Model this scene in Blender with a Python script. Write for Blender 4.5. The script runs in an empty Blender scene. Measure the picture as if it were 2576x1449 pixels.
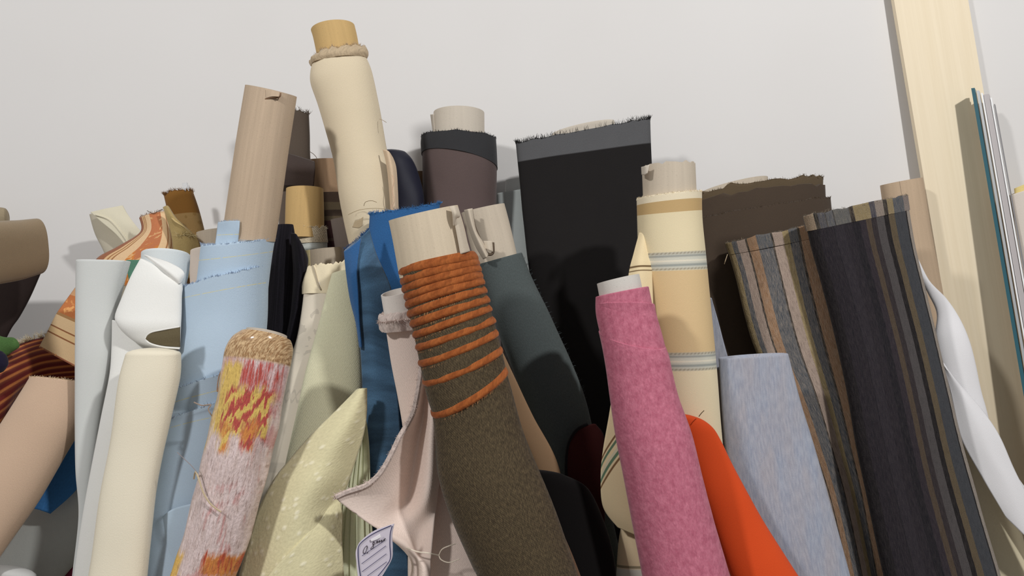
import bpy, bmesh, math, random
from mathutils import Vector, noise as mnoise
random.seed(7)
sc = bpy.context.scene
COL = sc.collection
PI = math.pi

# ------------------------------------------------------------------ camera, world, lights
F, CX, CY = 2022.0, 1288.0, 724.5          # focal length and centre for a 2576 x 1449 frame
WALL = 1.55                                # distance from the camera to the wall (wall is y = 0)
CAMZ = 1.2
cam_d = bpy.data.cameras.new('camera'); cam = bpy.data.objects.new('camera', cam_d); COL.objects.link(cam)
cam.location = (0, -WALL, CAMZ); cam.rotation_euler = (PI/2, 0, 0)
cam_d.sensor_width = 36; cam_d.lens = F/2576*36; cam_d.clip_start = .02
sc.camera = cam
w = bpy.data.worlds.new('room_light'); sc.world = w; w.use_nodes = True
w.node_tree.nodes['Background'].inputs[0].default_value = (1, 1, 1, 1)
w.node_tree.nodes['Background'].inputs[1].default_value = .28
def lamp(name, loc, aim, size, energy, col):
    l = bpy.data.lights.new(name, 'AREA'); l.shape = 'DISK'; l.size = size; l.energy = energy; l.color = col
    o = bpy.data.objects.new(name, l); COL.objects.link(o); o.location = loc
    o.rotation_euler = (Vector(aim)-Vector(loc)).to_track_quat('-Z', 'Y').to_euler()
lamp('room_lamp', (-1.35, -2.1, 2.5), (-.1, 0, 1.1), .2, 34, (1, .995, .98))
lamp('room_lamp', (1.15, -2.0, 2.55), (.2, 0, 1.1), .12, 43, (1, .995, .98))
vs = sc.view_settings
vs.view_transform = 'Standard'; vs.look = 'None'; vs.gamma = 1; vs.use_curve_mapping = False; vs.exposure = -.43

def P(x, y, d):                            # a point seen at (x, y) that stands d metres out from the camera
    return Vector(((x-CX)/F*d, d-WALL, CAMZ-(y-CY)/F*d))

# ------------------------------------------------------------------ materials
def lin(v):
    v /= 255.; return v/12.92 if v <= .04045 else ((v+.055)/1.055)**2.4
def C(r, g, b, k=1.12): return (min(.93, lin(r)*k), min(.93, lin(g)*k), min(.93, lin(b)*k), 1)
class NB:
    def __init__(s, name):
        s.m = bpy.data.materials.new(name); s.m.use_nodes = True; s.nt = s.m.node_tree; s.nt.nodes.clear()
        s.out = s.n('ShaderNodeOutputMaterial'); s.b = s.n('ShaderNodeBsdfPrincipled'); s.l(s.b.outputs[0], s.out.inputs[0])
        uv = s.n('ShaderNodeUVMap'); uv.uv_map = 'UVMap'; sp = s.n('ShaderNodeSeparateXYZ'); s.l(uv.outputs[0], sp.inputs[0])
        s.S, s.V = sp.outputs[0], sp.outputs[1]
        me = s.n('ShaderNodeUVMap'); me.uv_map = 'Metric'; s.met = me.outputs[0]
        sp = s.n('ShaderNodeSeparateXYZ'); s.l(s.met, sp.inputs[0]); s.MS, s.MV = sp.outputs[0], sp.outputs[1]
    def n(s, t): return s.nt.nodes.new(t)
    def l(s, a, b): s.nt.links.new(a, b)
    def put(s, sock, v):
        if hasattr(v, 'links'): s.l(v, sock)
        else: sock.default_value = v
    def mul(s, v, k):
        n = s.n('ShaderNodeVectorMath'); n.operation = 'MULTIPLY'; s.put(n.inputs[0], v); n.inputs[1].default_value = k; return n.outputs[0]
    def add(s, v, k):
        n = s.n('ShaderNodeVectorMath'); n.operation = 'ADD'; s.put(n.inputs[0], v); s.put(n.inputs[1], k); return n.outputs[0]
    def noise(s, k, detail=2., rough=.5, src=None, off=(0, 0, 0), dist=0.):
        n = s.n('ShaderNodeTexNoise'); n.inputs['Scale'].default_value = 1; n.inputs['Detail'].default_value = detail
        n.inputs['Roughness'].default_value = rough; n.inputs['Distortion'].default_value = dist
        s.l(s.add(s.mul(src or s.met, k), off), n.inputs['Vector']); return n.outputs[0]
    def voro(s, k, feature='F1'):
        n = s.n('ShaderNodeTexVoronoi'); n.feature = feature; n.inputs['Scale'].default_value = 1; s.l(s.mul(s.met, k), n.inputs['Vector']); return n.outputs[0]
    def math(s, op, a, b=0., c=0.):
        n = s.n('ShaderNodeMath'); n.operation = op; s.put(n.inputs[0], a); s.put(n.inputs[1], b); s.put(n.inputs[2], c); return n.outputs[0]
    def mix(s, f, a, b, mode='MIX'):
        n = s.n('ShaderNodeMix'); n.data_type = 'RGBA'; n.blend_type = mode; s.put(n.inputs[0], f); s.put(n.inputs[6], a); s.put(n.inputs[7], b); return n.outputs[2]
    def ramp(s, f, stops, interp='LINEAR'):
        n = s.n('ShaderNodeValToRGB'); n.color_ramp.interpolation = interp; e = n.color_ramp.elements
        while len(e) < len(stops): e.new(.5)
        for i, (p, c) in enumerate(stops):
            e[i].position = p; e[i].color = c if hasattr(c, '__len__') else (c, c, c, 1)
        s.put(n.inputs[0], f); return n.outputs[0]
    def step(s, f, a, b):                  # smooth 0..1 between a and b
        n = s.n('ShaderNodeMapRange'); n.clamp = True; s.put(n.inputs[0], f); n.inputs[1].default_value = a; n.inputs[2].default_value = b; return n.outputs[0]
    def band(s, f, a, b, soft=.0006): return s.math('MULTIPLY', s.step(f, a-soft, a+soft), s.step(f, b+soft, b-soft))
def fab(name, col, var=.10, fine=900, patch=25, bump=.25, rough=.9, sheen=.15, pat=None, weave=650, coat=0., spec=.2, height=None, specks=False):
    b = NB(name)
    c = pat(b) if pat else col
    f = b.noise((fine, fine*.6, 1), 2)
    g = b.noise((patch, patch, 1), 3)
    k = b.math('ADD', b.math('MULTIPLY', b.step(f, .3, .7), var*1.6), b.math('MULTIPLY', g, var))
    k = b.math('ADD', k, 1-var*1.3)
    kk = b.n('ShaderNodeCombineXYZ'); [b.l(k, kk.inputs[i]) for i in range(3)]
    c = b.mix(1., c, kk.outputs[0], 'MULTIPLY')
    b.put(b.b.inputs['Base Color'], c)
    b.b.inputs['Roughness'].default_value = rough; b.b.inputs['Specular IOR Level'].default_value = spec
    b.b.inputs['Sheen Weight'].default_value = sheen; b.b.inputs['Sheen Roughness'].default_value = .4
    b.b.inputs['Coat Weight'].default_value = coat; b.b.inputs['Coat Roughness'].default_value = .15
    if bump:
        h = f
        if weave:
            wv = b.math('MULTIPLY', b.math('SINE', b.math('MULTIPLY', b.MS, weave*2*PI)), b.math('SINE', b.math('MULTIPLY', b.MV, weave*2*PI)))
            h = b.math('ADD', b.math('MULTIPLY', wv, .3), f)
        if height: h = b.math('ADD', h, height(b))
        bn = b.n('ShaderNodeBump'); bn.inputs['Strength'].default_value = bump; bn.inputs['Distance'].default_value = .0012
        b.l(h, bn.inputs['Height']); b.l(bn.outputs[0], b.b.inputs['Normal'])
    return b.m
def card(name, col, streak=.10, seam=None):    # cardboard: faint streaks, spiral seam
    def pat(b):
        s = b.noise((160, 6, 1), 3); c = b.mix(b.step(s, .3, .75), tuple(v*(1-streak*2) for v in col[:3])+(1,), col)
        sp = b.noise((300, 300, 1), 2); c = b.mix(b.math('MULTIPLY', b.step(sp, .62, .75), .25), c, tuple(v*.5 for v in col[:3])+(1,))
        if seam is not None: c = b.mix(b.math('MULTIPLY', b.band(b.S, seam, seam+.012, .006), .7), c, tuple(v*.35 for v in col[:3])+(1,))
        return c
    return fab(name, col, var=.05, pat=pat, bump=.1, weave=0, rough=.75, sheen=0, spec=.3)

def stripes(stops, soft=False, axis='S', wob=.006, dash=None):
    def pat(b):
        nz = b.noise((14, 90, 1), 2)
        f = b.math('ADD', b.S if axis == 'S' else b.V, b.math('MULTIPLY', b.math('SUBTRACT', nz, .5), wob))
        c = b.ramp(f, stops, 'LINEAR' if soft else 'CONSTANT')
        if dash:
            d = b.noise((700, 75, 1), 3, .7); c = b.mix(b.math('MULTIPLY', b.step(d, .38, .75), dash[0]), c, dash[1], 'MIX')
            d = b.noise((640, 65, 1), 3, .7, off=(5, 3, 0)); c = b.mix(b.math('MULTIPLY', b.step(d, .5, .72), dash[2]), c, (0.01, .01, .012, 1))
        return c
    return pat

kraft = card('brown_kraft_card', C(191, 169, 145), .08)
kraft_dark = card('tan_kraft_card', C(150, 122, 95), .06)
kraft_seam = card('kraft_card_with_seam', C(188, 164, 138), .05, seam=.29)
greycard = card('grey_beige_card', C(196, 183, 165), .05)
palecard = card('pale_grey_card', C(200, 190, 176), .03)
whitecard = card('white_paper_card', C(222, 214, 206), .02)
caramel = card('caramel_card', C(199, 166, 112), .05)
lilac = card('pale_lilac_paper', C(196, 186, 184), .02)
creamcard = card('cream_card', C(215, 203, 185), .03)
inside = fab('shaded_card_inside', C(120, 105, 90), bump=0)

# ------------------------------------------------------------------ geometry helpers
def cr(a, b, c, d, t):
    return .5*((2*b)+(c-a)*t+(2*a-5*b+4*c-d)*t*t+(3*b-a-3*c+d)*t*t*t)
def spline(vals, ts):
    out = []; n = len(vals)
    for t in ts:
        i = min(int(t), n-2); f = t-i
        p = [vals[max(0, min(n-1, i+k))] for k in (-1, 0, 1, 2)]
        out.append(cr(*p, f))
    return out
def lerp(a, b, t): return a+(b-a)*t

class Thing:
    def __init__(s, name, label, cat='fabric roll', group=None):
        s.name, s.label, s.cat, s.group, s.parts = name, label, cat, group, []
    def part(s, name, verts, faces, mat, uv=None, met=None, label=None, smooth=True, under=None, recalc=True, solid=0., stuff=False):
        s.parts.append(dict(name=name, v=verts, f=faces, mat=mat, uv=uv, met=met, label=label, smooth=smooth, under=under, recalc=recalc, solid=solid))
        return len(s.parts)-1
    # a rolled or folded length: rows of (left x, left y, right x, right y, depth[, rise of the front edge])
    def loft(s, name, rows, mat, ratio=.85, ex=2., seg=48, cap='roll', floor=True, wob=.0008, wsc=18., rag=0., ragf=60., folds=None, th=.0025, label=None, under=None, step=9., lean=(None, -.15)):
        n = len(rows)
        R = [tuple(r)+((None,) if len(r) < 6 else ()) for r in rows]
        ln = sum(math.dist(((R[i][0]+R[i][2])/2, (R[i][1]+R[i][3])/2), ((R[i+1][0]+R[i+1][2])/2, (R[i+1][1]+R[i+1][3])/2)) for i in range(n-1))
        N = max(6, int(ln/step)); ts = [i*(n-1)/N for i in range(N+1)]
        cols = [spline([r[k] for r in R], ts) for k in range(5)]
        Ls = [P(cols[0][i], cols[1][i], cols[4][i]) for i in range(N+1)]
        Rs = [P(cols[2][i], cols[3][i], cols[4][i]) for i in range(N+1)]
        # skew of the front edge where a rise is given
        sk = []
        cen = [(a+b)/2 for a, b in zip(Ls, Rs)]
        def tang(i):
            a, b = cen[max(0, i-2)], cen[min(N, i+2)]; return (a-b).normalized()
        for k in range(n):
            i = min(N, round(k*N/(n-1))); r = R[k]
            if r[5] is None: sk.append(None); continue
            u = (Rs[i]-Ls[i])/2; t = tang(i); wv = u.cross(t); wv.normalize()
            if wv.y > 0: wv = -wv
            bb = u.length*ratio; fr = cen[i]+wv*bb; d = fr.y+WALL
            zt = CAMZ-((r[1]+r[3])/2-r[5]-CY)/F*d
            sk.append((zt-fr.z)/bb/max(.3, t.z))
        known = [k for k in sk if k is not None]
        last = known[-1] if known else 0.
        sk2 = []
        for k in sk:
            sk2.append(k if k is not None else (0. if not known else None))
        for i in range(len(sk2)):
            if sk2[i] is None:
                pv = next((sk2[j] for j in range(i-1, -1, -1) if sk2[j] is not None), None)
                sk2[i] = pv*.85 if pv is not None else last
        sks = spline(sk2, ts)
        fl = [0.]*(N+1)
        if floor:                            # carry it on, straight, down to the floor
            k0 = max(0, N-14); dv = (cen[N]-cen[k0]).normalized()
            k_ = dv.x/max(.35, -dv.z) if lean[0] is None else lean[0]; dv = Vector((k_, lean[1], -1)).normalized()
            dist = cen[N].z/-dv.z
            for j in range(1, 9):
                f = dv*dist*j/8; Ls.append(Ls[N]+f); Rs.append(Rs[N]+f); sks.append(sks[N]); fl.append(0.)
            fl[-1] = 1.
            cen = [(a+b)/2 for a, b in zip(Ls, Rs)]
        M = len(Ls); verts = []; uv = []; met = []
        vl = 0.; vm = 0.; seed = random.random()*50
        def tang2(i):
            a, b = cen[max(0, i-2)], cen[min(M-1, i+2)]; return (a-b).normalized()
        rings = []
        for i in range(M):
            if i:
                dm = (cen[i]-cen[i-1]).length; vm += dm; vl += dm*F/cols[4][min(i, N)]/1000
            u = (Rs[i]-Ls[i])/2; t = tang2(i); wv = u.cross(t); wv.normalize()
            if wv.y > 0: wv = -wv
            hw = u.length; bb = hw*ratio; ring = []
            for j in range(seg):
                ph = PI+2*PI*j/seg            # left, front, right, back
                c, sn = math.cos(ph), math.sin(ph)
                e = 2/ex
                cc = math.copysign(abs(c)**e, c); ss = math.copysign(abs(sn)**e, sn)
                r = 1.
                p = cen[i]+u*cc-wv*(bb*ss)+t*(-ss*bb*sks[i])
                nd = (u.normalized()*c-wv*sn)
                if wob: p += nd*(wob*2*mnoise.noise(Vector((p.x*wsc+seed, p.y*wsc, p.z*wsc*.5))))
                if folds:
                    am, kf, dr = folds; p += nd*am*math.sin(kf*ph+dr*vm+mnoise.noise(Vector((vm*5, seed, 0)))*1.5)*min(1, .25+i/14)
                if rag and i < 4:
                    p += t*rag/F*cols[4][0]*mnoise.noise(Vector((cc*hw*ragf*14+seed, ss*3, seed)))*(1-i/4)*1.6
                if fl[i] > .5: p.z = 0.
                ring.append(p)
                front = j <= seg//2
                sx = (1+cc)/2 if front else 1+(1-cc)/2
                uv.append((sx, vl)); met.append((sx*2*hw*1.25, vm))
            rings.append(ring); verts += ring
        faces = []
        for i in range(M-1):
            for j in range(seg):
                a = i*seg+j; b = i*seg+(j+1) % seg
                faces.append((a, b, b+seg, a+seg))
        t0 = tang2(0)
        def addring(pts, base):
            o = len(verts)
            for j, p in enumerate(pts): verts.append(p); uv.append(uv[base*seg+j]); met.append(met[base*seg+j])
            return o
        def join(o1, o2):
            for j in range(seg):
                k = (j+1) % seg; faces.append((o1+j, o1+k, o2+k, o2+j))
        def cen_fan(o, p):
            verts.append(p); uv.append((.5, 0)); met.append((.03, 0)); q = len(verts)-1
            for j in range(seg): faces.append((o+j, o+(j+1) % seg, q))
        deep = min(.07, vm*.7)
        if cap == 'hollow':
            u0 = (Rs[0]-Ls[0]).length/2; k = 1-th/u0
            o1 = addring([cen[0]+(p-cen[0])*k for p in rings[0]], 0); join(0, o1)
            o2 = addring([cen[0]+(p-cen[0])*k-t0*deep for p in rings[0]], 0); join(o1, o2)
            cen_fan(o2, cen[0]-t0*deep)
        elif cap == 'roll':
            o1 = addring([cen[0]+(p-cen[0])*.975+t0*.0008 for p in rings[0]], 0); join(0, o1)
            o2 = addring([cen[0]+(p-cen[0])*.9-t0*.001 for p in rings[0]], 0); join(o1, o2)
            o3 = addring([cen[0]+(p-cen[0])*.5-t0*.006 for p in rings[0]], 0); join(o2, o3)
            cen_fan(o3, cen[0]-t0*.01)
        elif cap == 'round':
            h = (Rs[0]-Ls[0]).length*.12; o = 0
            for a in (.35, .7, 1.05, 1.35):
                o1 = addring([cen[0]+(p-cen[0])*math.cos(a)+t0*h*math.sin(a) for p in rings[0]], 0); join(o, o1); o = o1
            cen_fan(o, cen[0]+t0*h*.98)
        # bottom
        q = (M-1)*seg; verts.append(cen[-1] if not floor else Vector((cen[-1].x, cen[-1].y, 0))); uv.append((.5, vl)); met.append((.03, vm)); qq = len(verts)-1
        for j in range(seg): faces.append((q+(j+1) % seg, q+j, qq))
        idx = s.part(name, verts, faces, mat, uv, met, label, under=under)
        s.ring, s.t0, s.rings = rings[0], t0, rings
        return idx
    # a loose piece of cloth: control grid of (x, y, depth)
    def sheet(s, name, grid, mat, res=8, th=.0014, label=None, under=None, wob=.0, wsc=30, lin=False):
        m, n = len(grid), len(grid[0])
        W, H = (n-1)*res, (m-1)*res
        pts = [[P(*g) for g in row] for row in grid]
        def ev(vals, t):
            if lin or len(vals) == 2:
                i = min(int(t), len(vals)-2); return vals[i].lerp(vals[i+1], t-i)
            return Vector(spline_v(vals, t))
        def spline_v(vals, t):
            i = min(int(t), len(vals)-2); f = t-i; nn = len(vals)
            p = [vals[max(0, min(nn-1, i+k))] for k in (-1, 0, 1, 2)]
            return cr(*p, f)
        rows = [[ev(r, j/res) for j in range(W+1)] for r in pts]
        G = [[ev([rows[k][j] for k in range(m)], i/res) for j in range(W+1)] for i in range(H+1)]
        verts = []; uv = []; met = []; ml = 0; vl = 0; seed = random.random()*9
        for i in range(H+1):
            if i:
                dm = (G[i][W//2]-G[i-1][W//2]).length; ml += dm; vl += dm*F/(G[i][W//2].y+WALL)/1000
            wl = (G[i][W]-G[i][0]).length
            for j in range(W+1):
                p = G[i][j].copy()
                if wob: p.y += wob*mnoise.noise(Vector((p.x*wsc+seed, p.z*wsc*.6, seed)))
                verts.append(p); uv.append((j/W, vl)); met.append((j/W*wl, ml))
        faces = [(i*(W+1)+j, i*(W+1)+j+1, (i+1)*(W+1)+j+1, (i+1)*(W+1)+j) for i in range(H) for j in range(W)]
        s.G = G
        return s.part(name, verts, faces, mat, uv, met, label, under=under, recalc=False, solid=th)
    # short loose threads along an edge
    def fray(s, pts, up, mat, count=120, length=.008, r=.00035, name='frayed_edge', spread=.5, under=None, label=None):
        verts = []; faces = []; n = len(pts)
        for k in range(count):
            f = random.random()*(n-1); i = int(f); p = pts[i].lerp(pts[i+1], f-i)
            d = (up+Vector((random.uniform(-1, 1), random.uniform(-1, .6), random.uniform(-.6, .6)))*spread).normalized()
            d2 = (d+Vector((random.uniform(-1, 1), random.uniform(-1, .5), random.uniform(-1, .3)))*spread).normalized()
            L = length*random.uniform(.3, 1.1); q = [p-d*.001, p+d*L*.55, p+d*L*.55+d2*L*.5]
            sd = d.cross(Vector((.3, 1, .2))).normalized(); s2 = d.cross(sd); o = len(verts)
            for m_, a in enumerate(q):
                rr = r*(1, .8, .25)[m_]
                for j in range(3): verts.append(a+(sd*math.cos(j*2.094)+s2*math.sin(j*2.094))*rr)
            for m_ in range(2):
                for j in range(3): faces.append((o+m_*3+j, o+m_*3+(j+1) % 3, o+m_*3+3+(j+1) % 3, o+m_*3+3+j))
            faces.append((o+6, o+7, o+8)); faces.append((o+2, o+1, o))
        return s.part(name, verts, faces, mat, None, None, label, smooth=False, under=under, recalc=False)
    def topfray(s, mat, **k):
        r = s.ring; n = len(r); h = n//2
        pts = [r[j % n] for j in range(-3, h+4)]
        return s.fray(pts, s.t0, mat, **k)
    def cord(s, name, pts, r, mat, label=None, under=None, raw=False):
        q = pts if raw else [P(*p) for p in pts]
        n = len(q); ts = [i*(n-1)/((n-1)*6) for i in range((n-1)*6+1)]
        def sv(t):
            i = min(int(t), n-2); p = [q[max(0, min(n-1, i+k))] for k in (-1, 0, 1, 2)]; return cr(*p, t-i)
        c = [sv(t) for t in ts]; verts = []; faces = []
        for i, p in enumerate(c):
            t = (c[min(i+1, len(c)-1)]-c[max(0, i-1)]).normalized()
            a = t.cross(Vector((.1, 1, .05)));
            if a.length < .05: a = t.cross(Vector((1, 0, 0)))
            a.normalize(); b = t.cross(a)
            for j in range(6): verts.append(p+(a*math.cos(j*PI/3)+b*math.sin(j*PI/3))*r)
            if i:
                o = (i-1)*6
                for j in range(6): faces.append((o+j, o+(j+1) % 6, o+6+(j+1) % 6, o+6+j))
        faces.append(tuple(range(5, -1, -1))); o = len(verts)-6; faces.append(tuple(range(o, o+6)))
        return s.part(name, verts, faces, mat, None, None, label, under=under)
    def box(s, name, A, B, wd, dp, mat, label=None, under=None, turn=False):
        # bar from 3D point A (top) to B (bottom): wd across, dp deep (away from the viewer)
        t = (B-A).normalized(); x = Vector((1, 0, 0)); x = (x-t*x.dot(t)).normalized(); y = t.cross(x)
        if y.y < 0: y = -y
        if turn:
            q = Vector((.58, .82, 0)); y = (q-t*q.dot(t)).normalized()
        v = []; uv = []; met = []
        H = (B-A).length
        vs_ = [A, A+x*wd, A+x*wd+y*dp, A+y*dp, B, B+x*wd, B+x*wd+y*dp, B+y*dp]
        f = [(0, 1, 5, 4), (1, 2, 6, 5), (2, 3, 7, 6), (3, 0, 4, 7), (3, 2, 1, 0), (4, 5, 6, 7)]
        uv = [(0, 0), (1, 0), (1, 0), (0, 0), (0, H), (1, H), (1, H), (0, H)]
        met = [(0, 0), (wd, 0), (wd+dp, 0), (-dp, 0), (0, H), (wd, H), (wd+dp, H), (-dp, H)]
        return s.part(name, vs_, f, mat, uv, met, label, smooth=False, under=under)
    def done(s):
        low = min((v.z for p in s.parts for v in p['v']), default=0)
        lv = [v for p in s.parts for v in p['v'] if v.z < low+.01]
        base = sum(lv, Vector())/len(lv); base.z = low
        single = len(s.parts) == 1
        if single: root = None
        else:
            root = bpy.data.objects.new(s.name, None); COL.objects.link(root); root.location = base; root.empty_display_size = .05
        obs = []
        for p in s.parts:
            me = bpy.data.meshes.new(s.name if single else p['name'])
            me.from_pydata([v-base for v in p['v']], [], p['f'])
            for lay, dat in (('UVMap', p['uv']), ('Metric', p['met'])):
                l = me.uv_layers.new(name=lay)
                for lp in me.loops:
                    if dat: l.data[lp.index].uv = dat[lp.vertex_index]
                    else:
                        co = me.vertices[lp.vertex_index].co; l.data[lp.index].uv = (co.x, co.z)
            if p['recalc']:
                bm = bmesh.new(); bm.from_mesh(me); bmesh.ops.recalc_face_normals(bm, faces=bm.faces); bm.to_mesh(me); bm.free()
            if p['smooth']:
                me.polygons.foreach_set('use_smooth', [True]*len(me.polygons))
            me.materials.append(p['mat'])
            o = bpy.data.objects.new(s.name if single else p['name'], me); COL.objects.link(o); obs.append(o)
            if single: o.location = base
            else: o.parent = obs[p['under']] if p['under'] is not None else root
            if p['solid']:
                md = o.modifiers.new('thickness', 'SOLIDIFY'); md.thickness = p['solid']; md.offset = 0
            if p['smooth'] and not p['solid'] and len(me.polygons) > 60:
                try: me.set_sharp_from_angle(angle=math.radians(55))
                except Exception: pass
            if p['label'] and not single: o['label'] = p['label']
        r = obs[0] if single else root
        r['label'] = s.label; r['category'] = s.cat
        if s.group: r['group'] = s.group
        return r
G1 = 'fabric rolls leaning against the white wall'
def Roll(label, name='fabric_roll', cat='fabric roll'):
    return Thing(name, label, cat, {'fabric_roll': G1, 'cardboard_tube': 'bare cardboard tubes standing among the fabric rolls'}.get(name))

# ------------------------------------------------------------------ setting
def plane(name, pts, mat):
    me = bpy.data.meshes.new(name); me.from_pydata(pts[0], [], pts[1]); me.materials.append(mat)
    o = bpy.data.objects.new(name, me); COL.objects.link(o); o['kind'] = 'structure'; return o
def wallmat():
    b = NB('white_plaster'); tc = b.n('ShaderNodeTexCoord')
    f = b.noise((3, 3, 3), 4, src=tc.outputs['Object']); g = b.noise((260, 260, 260), 3, src=tc.outputs['Object'])
    b.put(b.b.inputs['Base Color'], b.mix(f, C(214, 211, 209), C(221, 219, 218)))
    b.b.inputs['Roughness'].default_value = .9; b.b.inputs['Specular IOR Level'].default_value = .15
    bn = b.n('ShaderNodeBump'); bn.inputs['Strength'].default_value = .08; bn.inputs['Distance'].default_value = .001
    b.l(g, bn.inputs['Height']); b.l(bn.outputs[0], b.b.inputs['Normal']); return b.m
def floormat():
    b = NB('grey_floor'); tc = b.n('ShaderNodeTexCoord'); f = b.noise((6, 6, 6), 5, src=tc.outputs['Object'])
    b.put(b.b.inputs['Base Color'], b.mix(f, C(120, 112, 104), C(150, 140, 130))); b.b.inputs['Roughness'].default_value = .6; return b.m
def slab(name, x0, x1, y0, y1, z0, z1, mat):
    v = [(x, y, z) for z in (z0, z1) for y in (y0, y1) for x in (x0, x1)]
    f = [(0, 1, 3, 2), (4, 6, 7, 5), (0, 4, 5, 1), (2, 3, 7, 6), (0, 2, 6, 4), (1, 5, 7, 3)]
    return plane(name, (v, f), mat)
slab('wall_back', -3.2, 3.2, 0, .12, 0, 2.9, wallmat())
slab('floor', -3.2, 3.2, -3.2, .12, -.1, 0, floormat())

# ------------------------------------------------------------------ the wooden board, panels and bars on the right
def woodmat():
    b = NB('pale_pine')
    g = b.noise((120, 2.2, 1), 4, .6, dist=.6); r = b.noise((30, .8, 1), 3)
    c = b.mix(b.step(g, .3, .75), C(226, 210, 181), C(235, 220, 193)); c = b.mix(b.math('MULTIPLY', b.step(r, .45, .7), .3), c, C(219, 200, 166))
    b.put(b.b.inputs['Base Color'], c); b.b.inputs['Roughness'].default_value = .6
    bn = b.n('ShaderNodeBump'); bn.inputs['Strength'].default_value = .1; bn.inputs['Distance'].default_value = .001; b.l(g, bn.inputs['Height']); b.l(bn.outputs[0], b.b.inputs['Normal'])
    return b.m
def bar(T, name, xt, yt, xb, yb, w_px, d0, d1, dp, mat, **k):
    A, B = P(xt, yt, d0), P(xb, yb, d1); v = (B-A).normalized(); B = A+v*((A.z-.0)/-v.z)
    return T.box(name, A, B, w_px/F*d0, dp, mat, **k)
T = Thing('wooden_board', 'pale wooden board standing tall against the wall at the right', 'board')
bar(T, 'plank', 2224, -150, 2366, 700, 184, 1.528, 1.512, .011, woodmat()); T.done()
def plain(name, col, rough=.4, metal=0., spec=.5):
    b = NB(name); b.put(b.b.inputs['Base Color'], col); b.b.inputs['Roughness'].default_value = rough
    b.b.inputs['Metallic'].default_value = metal; b.b.inputs['Specular IOR Level'].default_value = spec; return b.m
T = Thing('panel', 'thin teal edged panel standing in front of the wooden board', 'panel')
bar(T, 'panel', 2443, 222, 2576, 1000, 9, 1.478, 1.44, .03, plain('teal_edge', C(48, 92, 104), .3), turn=True); T.done()
T = Thing('metal_strip', 'narrow silvery strip right beside the teal panel', 'strip')
bar(T, 's', 2457, 228, 2590, 1000, 6, 1.48, 1.442, .02, plain('silver', C(186, 188, 190), .35, .3), turn=True); T.done()
T = Thing('metal_profile', 'grey profile bar with white front edge beside the wooden board', 'profile')
gm = plain('grey_bar', C(176, 170, 170), .45); wm = plain('white_bar', C(240, 238, 236), .3)
bar(T, 'web', 2474, 238, 2607, 1000, 14, 1.486, 1.448, .02, gm, turn=True); bar(T, 'front_flange', 2468, 234, 2601, 1000, 4, 1.482, 1.444, .02, wm, turn=True, label='white edge of the bar')
T.done()
T = Thing('metal_strip', 'thin white strip rightmost of the bars by the board', 'strip')
bar(T, 'strip', 2491, 246, 2624, 1000, 4, 1.486, 1.448, .015, wm, turn=True); T.done()
T = Thing('metal_strip', 'very thin dark grey strip at the right of the white strip', 'strip')
bar(T, 'strip', 2500, 262, 2633, 1000, 3, 1.488, 1.45, .015, plain('dark_bar', C(128, 126, 128), .4), turn=True); T.done()

# ------------------------------------------------------------------ back row, left to right
fray_m = {}
def fm(r, g, b):
    k = (r, g, b)
    if k not in fray_m: fray_m[k] = fab('loose_thread_%d' % len(fray_m), C(r, g, b), bump=0)
    return fray_m[k]

khaki = fab('khaki_suede', C(140, 122, 98), .10, patch=40, sheen=.3, weave=0)
T = Roll('khaki suede roll jutting in at the left edge, its end facing right')
T.loft('rolled_fabric', [(86, 549, 97, 690, 1.335), (40, 553, 44, 704, 1.30), (-60, 562, -60, 726, 1.225), (-260, 585, -260, 770, 1.08)], khaki, ratio=.62, ex=2.6, floor=False, cap='roll', wob=.0012)
T.done()
T = Roll('small olive khaki roll end peeking above the khaki suede roll')
T.loft('rolled_fabric', [(14, 526, 16, 572, 1.48), (0, 522, 0, 576, 1.48), (-80, 520, -80, 580, 1.49), (-200, 520, -200, 585, 1.50)], fab('olive_khaki', C(150, 136, 112)), floor=False, cap='round'); T.done()
T = Roll('added dark brown shape standing in for the wall shadow below the khaki suede roll')
T.loft('rolled_fabric', [(-120, 680, 108, 678, 1.44), (-140, 735, 80, 738, 1.44), (-170, 790, 50, 795, 1.44), (-190, 832, 25, 834, 1.435), (-230, 930, -20, 930, 1.43), (-300, 1100, -90, 1100, 1.42)], fab('wall_shadow_brown', C(42, 32, 30)), ratio=.2, cap='roll'); T.done()  # no real roll: dark shape added for the khaki roll's shadow on the wall

# striped rug-like cloth, lower left
rib = fab('red_gold_stripes', None, .12, pat=lambda b: b.ramp(b.math('FRACT', b.math('MULTIPLY', b.math('ADD', b.V, b.math('MULTIPLY', b.math('SUBTRACT', b.noise((9, 25, 1), 2), .5), .012)), 44)), [(0, C(96, 34, 32)), (.32, C(104, 36, 34)), (.45, C(178, 108, 62)), (.62, C(186, 116, 66)), (.75, C(120, 60, 44)), (1, C(96, 34, 32))]), bump=.4, height=lambda b: b.math('SINE', b.math('MULTIPLY', b.V, 44*2*PI)))
T = Roll('red and gold striped cloth bunched at the left edge under a fringe')
T.sheet('striped_fabric', [[(-60, 915, 1.31), (20, 880, 1.33), (100, 852, 1.37), (215, 842, 1.40)], [(-60, 965, 1.28), (20, 925, 1.29), (105, 890, 1.34), (215, 880, 1.365)], [(-60, 1045, 1.265), (20, 985, 1.27), (100, 940, 1.325), (215, 925, 1.35)], [(-60, 1120, 1.28), (0, 1070, 1.28), (70, 985, 1.32), (215, 970, 1.35)], [(-80, 1300, 1.31), (-20, 1200, 1.31), (70, 1100, 1.33), (215, 1080, 1.355)]], rib, th=.003)
a = T.G
T.fray([a[0][j] for j in range(8, 22)], Vector((-.1, -.3, 1)), fm(205, 192, 165), count=220, length=.016, r=.0006, spread=.8, name='fringe', label='cream fringe')
T.done()
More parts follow.
